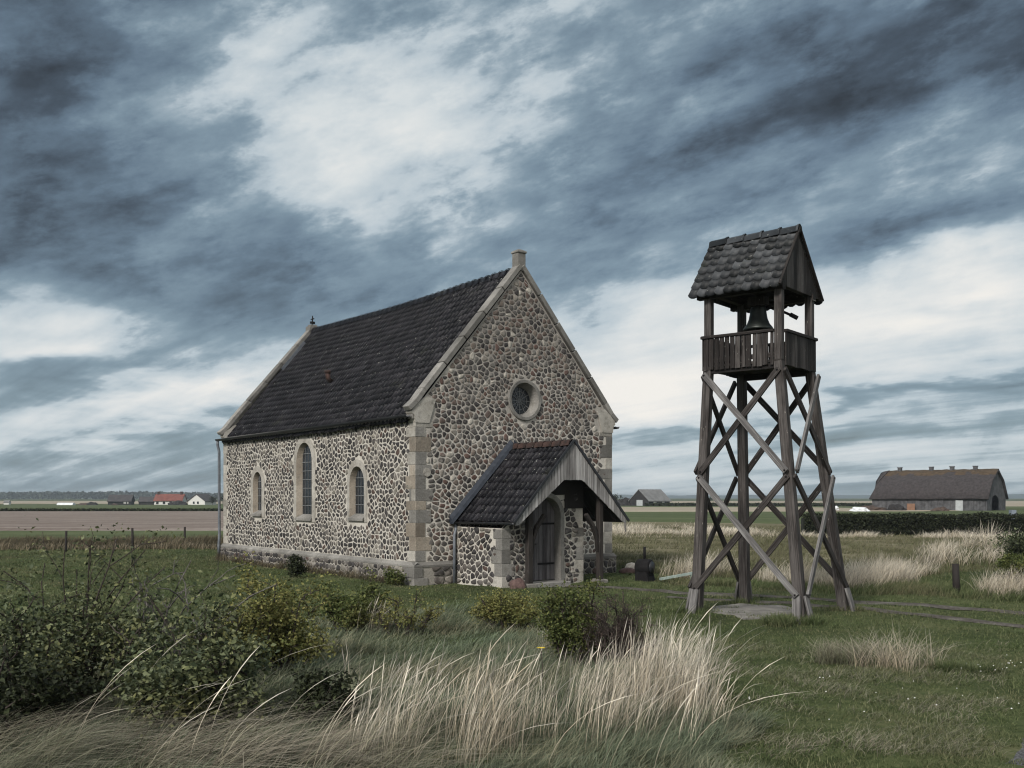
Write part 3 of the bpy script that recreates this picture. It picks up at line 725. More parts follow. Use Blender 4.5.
while z < zl(PU0) - .1:
    h = min(rq.uniform(.27, .36), zl(PU0) - z - .02); la, lb = (.24, .42) if k % 2 else (.38, .28); mi = rq.choice((0, 2, 2)); o = .016 + rq.uniform(0, .006)
    mq[0].box((PU0 - o, -PV - o, z), (PU0 + lb + rq.uniform(-.05, .05), -PV + .1, z + h - .006), mi); mq[0].box((PU0 - o - .003, -PV - o + .004, z), (PU0 + .1, -PV + la + rq.uniform(-.05, .05), z + h - .006), mi)
    mq[1].box((PU1 - lb, -PV - o, z), (PU1 + o, -PV + .1, z + h - .006), rq.choice((0, 2, 1))); z += h; k += 1
for q_ in mq: soft(q_.build('quoin_stone', QM, porch), .006)
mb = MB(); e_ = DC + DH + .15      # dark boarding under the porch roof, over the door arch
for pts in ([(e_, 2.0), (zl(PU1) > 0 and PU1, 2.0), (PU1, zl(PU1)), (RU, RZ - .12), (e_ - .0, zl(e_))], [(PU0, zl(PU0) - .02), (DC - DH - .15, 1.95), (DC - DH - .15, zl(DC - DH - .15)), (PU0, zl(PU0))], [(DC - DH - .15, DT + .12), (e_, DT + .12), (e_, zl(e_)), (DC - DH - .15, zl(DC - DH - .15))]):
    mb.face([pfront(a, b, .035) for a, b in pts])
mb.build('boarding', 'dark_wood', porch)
mb = MB(); do = lambda hw, top: [(DC - hw, 0), (DC + hw, 0), (DC + hw, DT - .4)] + [(DC + hw*math.cos(math.pi*k/12), DT - .4 + (hw - .04)*math.sin(math.pi*k/12)) for k in range(1, 12)] + [(DC - hw, DT - .4)]
loft(mb, [(do(DH + .13, 0), -.02), (do(DH + .13, 0), .04), (do(DH, 0), .045), (do(DH - .02, 0), -.22)], pfront)
mb.build('door_surround', 'sandstone_grey', porch)
mb = MB(); nb_ = 7; prev = None
for k in range(nb_):
    a0 = DC - DH + .02 + (2*DH - .04)*k/nb_; a1 = DC - DH + .02 + (2*DH - .04)*(k+1)/nb_ - .008
    tz = lambda a: DT - .42 + math.sqrt(max(0, (DH - .02)**2 - (a - DC)**2)) * .9
    y0, y1 = -PV + .18, -PV + .23
    mb.hexa([(a0, y0, .12), (a1, y0, .12), (a1, y1, .12), (a0, y1, .12), (a0, y0, tz(a0)), (a1, y0, tz(a1)), (a1, y1, tz(a1)), (a0, y1, tz(a0))], 0, 2)
door = mb.build('door', 'door_wood', chapel)
mb = MB()
mb.tube([(DC - .30, -PV + .17, 1.08), (DC - .30, -PV + .12, 1.08), (DC - .18, -PV + .12, 1.07)], .014, 6); mb.build('handle', 'black_iron', door)
for zz in (.55, 1.6):
    mb = MB(); mb.beam((DC + DH - .04, -PV + .172, zz), (DC - .10, -PV + .172, zz), .012, .05); mb.build('strap_hinge', 'black_iron', door)
mb = MB(); mb.box((DC - DH - .1, -PV - .35, -.1), (DC + DH + .1, -PV + .3, .10)); soft(mb.build('doorstep', 'sandstone_grey', porch), .015)
# roof
for sgn in (1, -1):
    mb = MB(); dr = Vector((sgn*RS, 0, RZ - RE)).normalized(); nr = Vector((-sgn*(RZ - RE), 0, RS)).normalized(); sl = math.hypot(RS, RZ - RE)
    org = Vector((RU - sgn*RS, -RV, RE))
    a_, b_ = org - nr*.02, org - nr*.02 + dr*sl
    mb.hexa([a_ - nr*.05, a_ - nr*.05 + Vector((0, RV - .02, 0)), b_ - nr*.05 + Vector((0, RV - .02, 0)), b_ - nr*.05, a_, a_ + Vector((0, RV - .02, 0)), b_ + Vector((0, RV - .02, 0)), b_], 1, 1)
    pantiles(mb, org, (0, 1, 0), dr, nr, RV - .02, sl, .205, .27, .042, .018, 40 + sgn)
    mb.build('porch_roof', ['black_pantile', 'dark_wood'], porch)
mb = MB()
for k in range(7):
    y = -RV + .02 + k*.365; L_ = .38
    prof = [(-.13, -.09), (-.09, .03), (0, .07), (.09, .03), (.13, -.09)]
    V = [(RU + p, y, RZ + q + .05) for p, q in prof] + [(RU + p*.9, y + L_, RZ + q + .035) for p, q in prof]
    mb.addmesh(V, [(i, i+1, 6+i, 5+i) for i in range(4)] + [tuple(range(5))], 0, True)
mb.build('ridge_tile', 'red_clay', porch)
mb = MB()
for sgn in (1, -1):
    dr = Vector((sgn*RS, 0, RZ - RE)).normalized(); nr = Vector((-sgn*(RZ - RE), 0, RS)).normalized()
    a_ = Vector((RU - sgn*(RS + .15), 0, RE - .09)) + nr*.09; b_ = Vector((RU, 0, RZ)) + nr*.09
    mb.hexa([a_ + Vector((0, -.20, -.05)), a_ + Vector((0, -.03, -.05)), b_ + Vector((0, -.03, -.05)), b_ + Vector((0, -.20, -.05)), a_ + Vector((0, -.16, .07)), a_ + Vector((0, -.03, .16)), b_ + Vector((0, -.03, .16)), b_ + Vector((0, -.16, .07))])
mb.build('flashing', 'zinc_blue', porch)
mb = MB(); gutter(mb, (RU - RS - .07, -RV - .02, RE - .0), (RU - RS - .07, -.04, RE - .02), .06); mb.build('gutter', 'zinc_dark', porch)
mb = MB(); mb.tube([(RU - RS - .07, -.10, RE - .05), (RU - RS - .05, -.10, RE - .22), (PU0 - .10, -.14, RE - .36), (PU0 - .10, -.14, 0.0)], .042, 10); mb.build('downpipe', 'lead', porch)
# vertical boards of the porch gable, cut out below
mb = MB(); bw = .105; u = RU - RS
inner = [(RU - RS + .10, RE - .06), (2.84, 2.74), (3.48, 2.74), (RU + RS - .10, RE - .06)]
def zin(u):
    for (a, b), (c, d) in zip(inner, inner[1:]):
        if a <= u <= c: return b + (d - b)*(u - a)/(c - a)
    return RE - .06
ztop = lambda u: RZ + .03 - (RZ - RE)*abs(u - RU)/RS
while u < RU + RS - .01:
    a0, a1 = u, min(u + bw - .018, RU + RS); y0, y1 = -RV - .03 + rnd.uniform(-.004, .004), -RV - .002
    if a0 < RU < a1:
        a1m = RU; pts = [(a0, zin(a0)), (a1, zin(a1)), (a1, ztop(a1)), (RU, ztop(RU)), (a0, ztop(a0))]
    pb0, pb1 = zin(a0) + rnd.uniform(-.01, .01), zin(a1)
    mb.hexa([(a0, y0, pb0), (a1, y0, pb1), (a1, y1, pb1), (a0, y1, pb0), (a0, y0, max(ztop(a0), pb0 + .01)), (a1, y0, max(ztop(a1), pb1 + .01)), (a1, y1, max(ztop(a1), pb1 + .01)), (a0, y1, max(ztop(a0), pb0 + .01))], 0, 2)
    u += bw
mb.build('gable_board_cladding', 'silvered_wood', porch)
mb = MB()
for sgn in (1, -1):
    mb.beam((RU - sgn*(RS + .07), -RV - .05, RE - .01), (RU, -RV - .05, RZ + .085), .04, .06, (0, 0, 1))
mb.build('barge_board_trim', 'zinc_dark', porch)
for pu in (1.88, 4.30):
    mb = MB(); mb.beam((pu, -RV + .22, .10), (pu, -RV + .22, zl(pu) + .02), .15, .15, (0, 1, 0)); soft(mb.build('post', 'dark_wood', porch), .01)
    mb = MB(); s_ = 1 if pu < RU else -1; zt = zl(pu)
    pts = [(pu + s_*.06, -RV + .22, .75 + .1), (pu + s_*.10, -RV + .22, 1.20), (pu + s_*.24, -RV + .22, 1.52), (pu + s_*.50, -RV + .22, 1.84)]
    for a, b in zip(pts, pts[1:]): mb.beam(a, b, .09, .11, (0, 1, 0))
    mb.build('brace', 'dark_wood', porch)
    mb = MB(); mb.box((pu - .17, -RV + .06, -.15), (pu + .17, -RV + .40, .10), jit=.02); soft(mb.build('stone_pad', 'concrete', porch), .02)
mb = MB(); mb.beam((PU1 + .12, -RV + .1, zl(PU1 + .12) - .06), (PU1 + .12, -.05, zl(PU1 + .12) - .06), .12, .14, (0, 0, 1)); mb.build('wall_plate', 'dark_wood', porch)
for y in (-RV + .32, -1.5):
    for sgn in (1, -1):
        mb = MB(); mb.beam((RU - sgn*(RS - .1), y, RE - .0), (RU, y, RZ - .20), .09, .11, (0, 1, 0)); mb.build('rafter', 'dark_wood', porch)
def boulder(name, label, loc, r, mt, seed):
    bm = bmesh.new(); bmesh.ops.create_icosphere(bm, subdivisions=3, radius=1)
    for v in bm.verts:
        k = 1 + .22*mn.noise(v.co*1.3 + Vector((seed, 0, 0))) + .10*mn.noise(v.co*3 + Vector((0, seed, 0))); v.co = Vector((v.co.x*r[0], v.co.y*r[1], v.co.z*r[2]))*k
    me = bpy.data.meshes.new(name); bm.to_mesh(me); bm.free(); me.materials.append(M[mt])
    for p in me.polygons: p.use_smooth = True
    o = bpy.data.objects.new(name, me); COL.objects.link(o); o.location = loc; return tag(o, label, 'boulder')
def CH(u, v, z=0):
    c, s = math.cos(PHI), math.sin(PHI); return (C0[0] + u*c - v*s, C0[1] + u*s + v*c, z)
boulder('boulder', 'rounded reddish boulder against the porch corner', CH(1.50, -2.42, .05), (.22, .17, .22), 'red_granite', 3)
boulder('boulder', 'pale grey boulder in the grass behind the porch, past the gable corner', CH(7.6, -.35, .08), (.34, .26, .22), 'pale_boulder', 9)
boulder('boulder', 'low brown stone beside the pale boulder at the gable corner', CH(7.15, -.55, .04), (.26, .2, .14), 'red_granite', 14)

# ------------------------------------------------------------------ bell tower
TH = R(51.2); TC = Vector((5.18, 19.70, 0)); TOPC = Vector((4.95, 19.70, 0))
tA = Vector((-math.sin(TH), math.cos(TH), 0)); tB = Vector((math.cos(TH), math.sin(TH), 0))
tower = thing('bell_tower', 'tall open timber bell tower with cross braced splayed legs and tiled cap', 'bell tower', TC)
PB, RT, PT = 4.86, 5.46, 6.36
hb, ht = 1.165 - .085, .8175 - .078
sg = [(-1, -1), (1, -1), (-1, 1), (1, 1)]       # near, left, right, back (A, B signs)
def tl(p): return Vector(p) - TC
def axis_at(a, b, z):
    u = z / PB; c = TC.lerp(TOPC, u); h = hb + (ht - hb)*u; return tl(c + tA*a*h + tB*b*h + Vector((0, 0, z)))
for a, b in sg:
    mb = MB(); mb.beam(axis_at(a, b, -.1), axis_at(a, b, PB + .02), .195, .195, tB, 0, .165, .165); lg = soft(mb.build('leg', 'weathered_wood', tower), .012)
    for ax, s1 in ((tA, a), (tB, b)):
        mb = MB(); p0 = axis_at(a, b, 0) + ax*s1*.23; p1 = axis_at(a, b, .48) + ax*s1*.125
        mb.beam(p0 + Vector((0, 0, -.1)), p1, .16, .045, ax); mb.build('foot_board', 'grey_wood', lg)
    ot = TOPC + tA*a*(ht - .005) + tB*b*(ht - .005)
    mb = MB(); mb.beam(tl(ot + Vector((0, 0, PB + .0))), tl(ot + Vector((0, 0, PT))), .148, .148, tB); soft(mb.build('post', 'weathered_wood', tower), .01)
# braces: two crosses on each face
Z1, Z2, Z3, Z4 = .50, 2.68, 2.80, 4.70
faces = [((-1, -1), (1, -1), -tB), ((-1, -1), (-1, 1), -tA), ((1, -1), (1, 1), tA), ((-1, 1), (1, 1), tB)]
for k, (c0, c1, nrm) in enumerate(faces):
    for zi, zj in ((Z1, Z2), (Z3, Z4)):
        for q, (lo, hi) in enumerate(((c0, c1), (c1, c0))):
            off = .15 if q else .195
            ext = lambda z: .124 - .016*z/PB + (0 if q else .051)
            P0 = axis_at(*lo, zi) + nrm*ext(zi); P1 = axis_at(*hi, zj) + nrm*ext(zj); d = (P1 - P0).normalized()
            mb = MB(); mb.beam(P0 - d*.03, P1 + d*.03, .05, .112, (P1 - P0).cross(nrm))
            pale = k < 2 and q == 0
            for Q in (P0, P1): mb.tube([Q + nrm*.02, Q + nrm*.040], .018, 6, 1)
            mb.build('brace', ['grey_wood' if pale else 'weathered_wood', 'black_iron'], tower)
def TP(a, b, z): return tl(TOPC + tA*a + tB*b + Vector((0, 0, z)))
h = .8175
mb = MB()
for k in range(9):
    a0 = -h + 2*h*k/9
    mb.hexa([TP(a0, -h, PB), TP(a0 + 2*h/9 - .008, -h, PB), TP(a0 + 2*h/9 - .008, h, PB), TP(a0, h, PB), TP(a0, -h, PB + .05), TP(a0 + 2*h/9 - .008, -h, PB + .05), TP(a0 + 2*h/9 - .008, h, PB + .05), TP(a0, h, PB + .05)], 0, 1)
for b0 in (-h + .02, h - .14): mb.hexa([TP(-h, b0, PB - .12), TP(h, b0, PB - .12), TP(h, b0 + .12, PB - .12), TP(-h, b0 + .12, PB - .12), TP(-h, b0, PB - .002), TP(h, b0, PB - .002), TP(h, b0 + .12, PB - .002), TP(-h, b0 + .12, PB - .002)], 0, 0)
mb.build('platform_plank', 'dark_wood', tower)
hs = h - .005
for k, (o_, e_, n_) in enumerate(((TP(-hs, -hs, 0), tA, -tB), (TP(-hs, -hs, 0), tB, -tA), (TP(hs, -hs, 0), tB, tA), (TP(-hs, hs, 0), tA, tB))):
    mb = MB(); nbd = 13 if k in (0, 3) else 11; wd = 2*hs/nbd
    st_ = .155 if k < 2 else 0.0; wd = (2*hs - st_)/nbd
    for i in range(nbd):
        gap = rnd.choice((.012, .026, .04, .055)) if k in (0, 3) else .007
        ww = wd - gap; t_ = .026
        z0 = PB - .05 + rnd.uniform(-.015, .01); z1 = RT - .03; a0 = o_ + e_*(st_ + i*wd) + n_*.004; sk = rnd.uniform(-.008, .008)
        zz = lambda z: Vector((0, 0, z))
        mb.hexa([a0 + zz(z0), a0 + e_*ww + zz(z0), a0 + e_*ww + n_*t_ + zz(z0), a0 + n_*t_ + zz(z0), a0 + e_*sk + zz(z1), a0 + e_*(ww + sk) + zz(z1), a0 + e_*(ww + sk) + n_*t_ + zz(z1), a0 + e_*sk + n_*t_ + zz(z1)], 0, 2)
    mb.beam(o_ + e_*(st_ - .02) + n_*.012 + Vector((0, 0, RT)), o_ + e_*(2*hs + .02) + n_*.012 + Vector((0, 0, RT)), .10, .05, (0, 0, 1))
    mb.beam(o_ + e_*.02 - n_*.03 + Vector((0, 0, PB + .14)), o_ + e_*(2*hs - .02) - n_*.03 + Vector((0, 0, PB + .14)), .05, .09, (0, 0, 1))
    mb.build('railing_slat', 'weathered_wood', tower)
# cap
rO, sLf, sRt, tN, tF, cE, cR = -.04, -.95, 1.12, -.84, 1.05, 6.31, 7.50
for sgn, se in ((1, sLf), (-1, sRt)):
    mb = MB(); e0 = TP(tN, se, cE); r0 = TP(tN, rO, cR); dr = (r0 - e0); sl = dr.length; dr.normalize(); nr = dr.cross(tA) if sgn == -1 else tA.cross(dr); nr.normalize()
    if nr.z < 0: nr = -nr
    Lr = tF - tN; q = lambda P_, t_, o_: P_ + tA*t_ + nr*o_
    mb.hexa([q(e0, .02, -.05), q(e0, Lr - .02, -.05), q(r0, Lr - .02, -.05), q(r0, .02, -.05), q(e0, .02, -.012), q(e0, Lr - .02, -.012), q(r0, Lr - .02, -.012), q(r0, .02, -.012)], 1, 0)
    pantiles(mb, e0 - dr*.05, tA, dr, nr, Lr, sl + .04,  .185, .235, .022, .032, 60 + sgn, 0, .05, [(0, -.1), (.02, -.35), (.35, -.25), (.70, .05), (.90, .6), (1.0, 1.0)], .040)
    mb.build('roof', ['slate_tile', 'dark_wood'], tower)
mb = MB(); n = 5
for k in range(n):
    L_ = (tF - tN)/n; y0 = tN + k*L_
    prof = [(-.12, -.09), (-.08, .02), (0, .06), (.08, .02), (.12, -.09)]
    V = [TP(y0 - .02, rO + p, cR + q_ + .035) for p, q_ in prof] + [TP(y0 + L_, rO + p*.9, cR + q_ + .02) for p, q_ in prof] + [TP(y0 - .02, rO + p*1.05, cR + q_*1.05 + .048) for p, q_ in prof] + [TP(y0 + .02, rO + p*1.05, cR + q_*1.05 + .048) for p, q_ in prof]
    mb.addmesh(V, [(i, i+1, 6+i, 5+i) for i in range(4)] + [(10+i, 11+i, 16+i, 15+i) for i in range(4)] + [tuple(range(5))], 0, True)
mb.build('ridge_tile', 'slate_tile', tower)
for tt, name in ((tN + .03, 0), (tF - .06, 1)):
    mb = MB(); nbd = 12; u0, u1 = sLf + .06, sRt - .06
    for i in range(nbd):
        b0 = u0 + (u1 - u0)*i/nbd; b1 = u0 + (u1 - u0)*(i+1)/nbd - .007
        top = lambda b: cR - .03 - (cR - cE)*((b - rO)/(sRt - rO) if b > rO else (rO - b)/(rO - sLf))
        z0 = cE + .0
        T0, T1 = max(top(b0), z0 + .01), max(top(b1), z0 + .01); j = rnd.uniform(0, .008)
        mb.hexa([TP(tt - j, b0, z0), TP(tt - j, b1, z0), TP(tt + .025, b1, z0), TP(tt + .025, b0, z0), TP(tt - j, b0, T0), TP(tt - j, b1, T1), TP(tt + .025, b1, T1), TP(tt + .025, b0, T0)], 0, 2)
    mb.build('gable_board_cladding', 'weathered_wood', tower)
mb = MB()
for se in (sLf, sRt): mb.beam(TP(tN - .01, se*1.02, cE - .02), TP(tN - .01, rO, cR + .04), .035, .05, tA)
mb.build('barge_board_trim', 'dark_wood', tower)
for b0 in (-ht, ht):
    mb = MB(); mb.beam(TP(-h - .02, b0, PT - .06), TP(h + .15, b0, PT - .06), .14, .14); mb.build('wall_plate', 'dark_wood', tower)
mb = MB()
for a0 in (-ht, 0.0, ht): mb.beam(TP(a0, -h - .02, PT + .03), TP(a0, h + .1, PT + .03), .13, .14)
mb.build('tie_beam_frame', 'dark_wood', tower)
# bell, hung from the middle beam
bell = thing('bell', 'dark bronze bell hanging inside the timber bell tower', 'bell', (TOPC.x - .03, TOPC.y - .02, 5.63), R(-22))
mb = MB(); mb.lathe([(.0, .47), (.08, .475), (.135, .46), (.155, .42), (.165, .33), (.185, .22), (.225, .12), (.285, .045), (.30, .0), (.275, .0), (.22, .06), (.16, .2), (.0, .4)], (0, 0, 0), 32)
mb.build('bell_shell', 'bronze', bell)
mb = MB(); mb.tube([(0, 0, .46), (0, 0, .70)], .05, 8); mb.box((-.2, -.08, .50), (.2, .08, .66)); mb.build('headstock', 'dark_wood', bell)
mb = MB(); mb.tube([(0, 0, .38), (0, 0, .02)], .018, 6); mb.lathe([(0, -.07), (.05, -.04), (.05, .02), (0, .05)], (0, 0, .02), 10); mb.build('clapper', 'black_iron', bell)
mb = MB(); mb.tube([(.12, 0, .47), (.32, -.02, .41), (.55, -.03, .30), (.70, -.04, .22)], .030, 8, 0, .024); mb.tube([(.62, -.035, .27), (.76, -.04, .185)], .042, 8); mb.build('pull_lever', 'black_iron', bell)
# concrete pad
mb = MB(); pts = []
for k in range(40):
    a = 2*math.pi*k/40; rr = 1 + .30*mn.noise(Vector((math.cos(a)*2.2, math.sin(a)*2.2, 4))); x = 4.98 + (.98*math.cos(a))*rr; y = 19.6 + (1.25*math.sin(a))*rr; pts.append((x, y, hz(x, y) + .015))
zc = hz(4.98, 19.6) + .025; mb.addmesh(pts + [(4.98, 19.6, zc)] + [(p[0], p[1], p[2] - .2) for p in pts], [(k, (k+1) % 40, 40) for k in range(40)] + [(41 + k, 41 + (k+1) % 40, (k+1) % 40, k) for k in range(40)])
kind(mb.build('paving', 'concrete'), 'structure')

# ------------------------------------------------------------------ background buildings
def gabled(root, w, l, hw, hr, over=.4, walls='dark_wood', roofm='thatch', roof_t=.25, base=-.6):
    """walls and roof with the ridge along x"""
    mb = MB()
    for y in (-w/2, w/2): mb.face([(-l/2, y, base), (l/2, y, base), (l/2, y, hw), (-l/2, y, hw)][::(1 if y < 0 else -1)])
    for x in (-l/2, l/2): mb.face([(x, -w/2, base), (x, w/2, base), (x, w/2, hw), (x, 0, hr - .1), (x, -w/2, hw)][::(1 if x > 0 else -1)])
    wl = mb.build('wall', walls, root); mb = MB()
    for s1 in (-1, 1):
        k = (hr - hw) / (w/2); e = Vector((0, s1*(w/2 + over), hw - over*k)); r = Vector((0, 0, hr)); up = Vector((0, 0, roof_t)); L_ = l/2 + over*.6
        q = lambda p, x: Vector((x, p.y, p.z))
        mb.hexa([q(e, -L_), q(e, L_), q(r, L_), q(r, -L_), q(e + up, -L_), q(e + up, L_), q(r + up, L_), q(r + up, -L_)], 0, 0)
    rf = mb.build('roof', roofm, root); return wl, rf
def put_box(root, name, m, lo, hi):
    mb = MB(); mb.box(lo, hi); return mb.build(name, m, root)
m_plain('dark_tile', (.035, .032, .034), (.075, .07, .072), .8); m_plain('red_tile', (.12, .045, .038), (.20, .075, .058), .8); m_plain('grey_roof', (.11, .11, .11), (.19, .19, .19), .7)
m_plain('grey_plank', (.040, .040, .043), (.115, .115, .122), 1.5); m_plain('barn_black', (.012, .011, .012), (.03, .027, .027), 1)
m_plain('dark_window', (.01, .012, .015), (.02, .022, .026), 1, .2)
# long thatched barn
BX, BY = 70.0, 162.0
barn = thing('thatched_barn', 'long thatched barn with weathered plank walls beyond the dark hedge', 'barn', (BX, BY, hz(BX, BY)), R(-43))
bl, bw_, be, br = 18.2, 9.0, 2.25, 6.6
mb = MB()
nbd = 80
for k in range(nbd):
    x0 = -bl/2 + bl*k/nbd; mb.box((x0, -bw_/2 + rnd.uniform(-.03, .03), -.6), (x0 + bl/nbd - .03, -bw_/2 + .12, be + .1), 0, 2)
mb.box((-bl/2 + .05, -bw_/2 + .13, -.6), (bl/2 - 1.7, bw_/2, be)); mb.box((-bl/2 + .05, bw_/2 - .15, -.6), (bl/2 - .05, bw_/2 - .003, be + .4))
mb.build('wall', 'grey_plank', barn)
# roof: steep bellied thatch, plank gable end with an arched opening
prof = [(-bw_/2 - .55, be - .15), (-bw_/2 + .55, be + 1.35), (-bw_/2 + 1.75, be + 2.85), (-.62, br - .22), (0, br), (.62, br - .22), (bw_/2 - 1.75, be + 2.85), (bw_/2 - .55, be + 1.35), (bw_/2 + .55, be - .15)]
mb = MB(); NX = 40; V = []; n = len(prof)
for i in range(NX + 1):
    x = -bl/2 - .3 + (bl + .6)*i/NX
    for a, b in prof:
        e = 0
        hip = max(0, (-x - bl/2 + 1.6))           # far end leans in as a half hip
        zz = b - (hip*.0); xx = x + (max(0, (b - be))*.33 if i == 0 else 0)
        V.append((xx, a + .08*mn.noise(Vector((x*.6, a, 2))), zz + .10*mn.noise(Vector((x*.5, a*.7, 7)))))
F = [(i*n + k, (i+1)*n + k, (i+1)*n + k + 1, i*n + k + 1) for i in range(NX) for k in range(n - 1)]
mb.addmesh(V, F, 0, True); mb.addmesh([V[k] for k in range(n)], [tuple(range(n))]); rf = mb.build('roof', 'thatch', barn)
sm = rf.modifiers.new('thick', 'SOLIDIFY'); sm.thickness = .25; sm.offset = -1
mb = MB(); V = []
for i in range(NX + 1):
    x = -bl/2 + .9 + (bl - .6)*i/NX
    for a, b in ((-1.62, br - 1.0), (-1.45, br - .72), (0, br + .22), (1.45, br - .72), (1.62, br - 1.0)): V.append((x, a, b + .08*mn.noise(Vector((x*1.1, a, 4)))))
mb.addmesh(V, [(i*5 + k, (i+1)*5 + k, (i+1)*5 + k + 1, i*5 + k + 1) for i in range(NX) for k in range(4)], 0, True); mb.build('ridge_cap', 'thatch_ridge', barn)
mb = MB(); gp = [(-bw_/2, -.6), (bw_/2, -.6)] + [(a*.93, b - .1) for a, b in prof[::-1]]
oa = [(-1.7, 0), (1.7, 0), (1.7, 1.6)] + [(1.7*math.cos(math.pi*k/8), 1.6 + 1.0*math.sin(math.pi*k/8)) for k in range(1, 8)] + [(-1.7, 1.6)]
holed(mb, gp, [[(p[0] - .6, p[1] + .02) for p in oa]], lambda a, b, h: (bl/2 - .04 + h, a, b)); mb.build('gable_wall', 'grey_plank', barn)
mb = MB(); mb.face([(bl/2 - 1.5, -2.6, 0), (bl/2 - 1.5, 1.5, 0), (bl/2 - 1.5, 1.5, 3), (bl/2 - 1.5, -2.6, 3)]); mb.build('doorway', 'barn_black', barn)
for x in (-6.2, -1.0, 2.3, 5.9):
    mb = MB(); mb.box((x - .3, -.25, br - .1), (x + .3, .25, br + .62)); mb.box((x - .36, -.3, br + .62), (x + .36, .3, br + .74)); mb.build('chimney', 'grey_plank', barn)
m_plain('pale_door', (.30, .32, .33), (.42, .44, .45), 2)
put_box(barn, 'door', 'pale_door', (4.4, -bw_/2 - .12, .05), (5.5, -bw_/2 - .045, 1.85))
cx_, cy_ = BX - 2.3*math.cos(R(-43)) - 5.4*math.sin(R(43)), BY - 2.3*math.sin(R(-43)) - 5.4*math.cos(R(43))
cr_ = tag(put_box(None, 'wooden_crate', 'orange_board', (-.6, -.45, -.1), (.6, .45, 1.25)), 'orange brown board crate standing before the thatched barn wall', 'crate'); cr_.location = (cx_, cy_, hz(cx_, cy_)); cr_.rotation_euler = (0, 0, R(-20))
def heap(name, label, cat, loc, r, m, seed, knd=None):
    bm = bmesh.new(); bmesh.ops.create_icosphere(bm, subdivisions=4, radius=1)
    for v in bm.verts:
        k = 1 + .30*mn.noise(v.co*1.6 + Vector((seed, 0, 0))) + .18*mn.noise(v.co*4 + Vector((0, seed, 0))); v.co = Vector((v.co.x*r[0], v.co.y*r[1], v.co.z*r[2]))*k
    me = bpy.data.meshes.new(name); bm.to_mesh(me); bm.free(); me.materials.append(M[m])
    o = bpy.data.objects.new(name, me); COL.objects.link(o); o.location = loc
    return tag(o, label, cat)
heap('tarpaulin_heap', 'larger heap covered with white sheeting on the grass beside the barn', 'heap', (53.6, 152, .1), (1.4, 1.0, .7), 'tarp_white', 2)
heap('tarpaulin_heap', 'smaller pale sheeted heap furthest from the barn', 'heap', (51.6, 158, .1), (.9, .8, .8), 'tarp_white', 6)
heap('scrap_heap', 'low brown heap of scrap lying along the barn wall', 'heap', (56.8, 156, .1), (2.4, .9, .75), 'brown_heap', 4)
heap('manure_heap', 'dark rounded heap between scrap and orange crate', 'heap', (60.2, 154.5, .1), (1.5, .9, 1.0), 'barn_black', 8)
heap('brushwood_heap', 'reddish low pile next to the orange crate', 'heap', (66.5, 153, .1), (1.4, .7, .6), 'brown_heap', 11)
# dark barn beyond the fields
b2 = thing('field_barn', 'dark barn with pale grey roof standing alone beyond the stubble', 'barn', (43.4, 310, hz(43, 310)), R(38))
gabled(b2, 8.0, 9.5, 2.0, 5.2, .5, 'barn_black', 'grey_roof')
put_box(b2, 'door', 'pale_door', (-4.93, -1.6, .3), (-4.80, 1.0, 2.1)); put_box(b2, 'window', 'white_paint', (-2.6, -4.16, .9), (-1.4, -4.03, 1.7)); put_box(b2, 'window', 'white_paint', (1.2, -4.16, .9), (2.2, -4.03, 1.7))
heap('dark_hedge_bank', 'low dark scrub bank beside the lone field barn', 'scrub', (58, 306, hz(58, 306)), (9, 2, 1.2), 'barn_black', 5)
heap('dark_hedge_bank', 'scrub thicket on the chapel side of the lone field barn', 'scrub', (36, 312, hz(36, 312)), (3.5, 2, 2.6), 'barn_black', 15)
# farmstead to the west
fz = lambda x, y: hz(x, y)
h1 = thing('farmhouse', 'farmhouse with bright red tiled roof, white walls and two chimneys', 'house', (-138, 398, fz(-138, 398)), R(4))
wl, rf = gabled(h1, 7.0, 11.0, 1.9, 4.3, .4, 'white_paint', 'red_tile')
for x in (-4.6, 4.4): mb = MB(); mb.box((x - .45, -.45, 3.6), (x + .45, .45, 5.5)); mb.build('chimney', 'red_clay', rf)
for x in (-4.2, -1.6, 1.0, 3.6): put_box(h1, 'window', 'dark_window', (x - .45, -3.62, .5), (x + .45, -3.48, 1.5))
h2 = thing('farm_barn', 'dark hip roofed barn left of the red roofed farmhouse', 'barn', (-155.5, 392, fz(-155, 392)), R(12)); h2['label'] = 'broad black barn standing next to the red roofed farmhouse, no white walls'
wl, rf = gabled(h2, 8.5, 8.5, 1.7, 4.0, .5, 'barn_black', 'dark_tile'); put_box(h2, 'window', 'white_paint', (1.6, -4.42, .7), (2.5, -4.28, 1.4)); put_box(h2, 'window', 'white_paint', (2.9, -4.42, .7), (3.4, -4.28, 1.4))
h3 = thing('cottage', 'dark roofed cottage with white gable closest to the chapel wall', 'house', (-124.5, 396, fz(-124, 396)), R(68))
gabled(h3, 8.2, 7.0, 1.7, 4.3, .5, 'white_paint', 'dark_tile'); put_box(h3, 'window', 'dark_window', (-3.62, -1.2, .6), (-3.48, -.3, 1.5)); put_box(h3, 'window', 'dark_window', (-3.62, .9, .6), (-3.48, 1.7, 1.5))
h4 = thing('shed', 'low black shed joined between barn and red roofed house', 'shed', (-146.6, 396, fz(-146, 396)), R(8)); gabled(h4, 5, 5.6, 1.5, 3.2, .3, 'barn_black', 'dark_tile')
h5 = thing('greenhouse', 'long white plastic greenhouse far out on the green field', 'greenhouse', (-172, 380, fz(-172, 380)), R(3))
mb = MB(); n = 8; V = []
for x in (-3.0, 3.0): V += [(x, 1.6*math.cos(math.pi*k/n), 1.1*math.sin(math.pi*k/n)) for k in range(n + 1)]
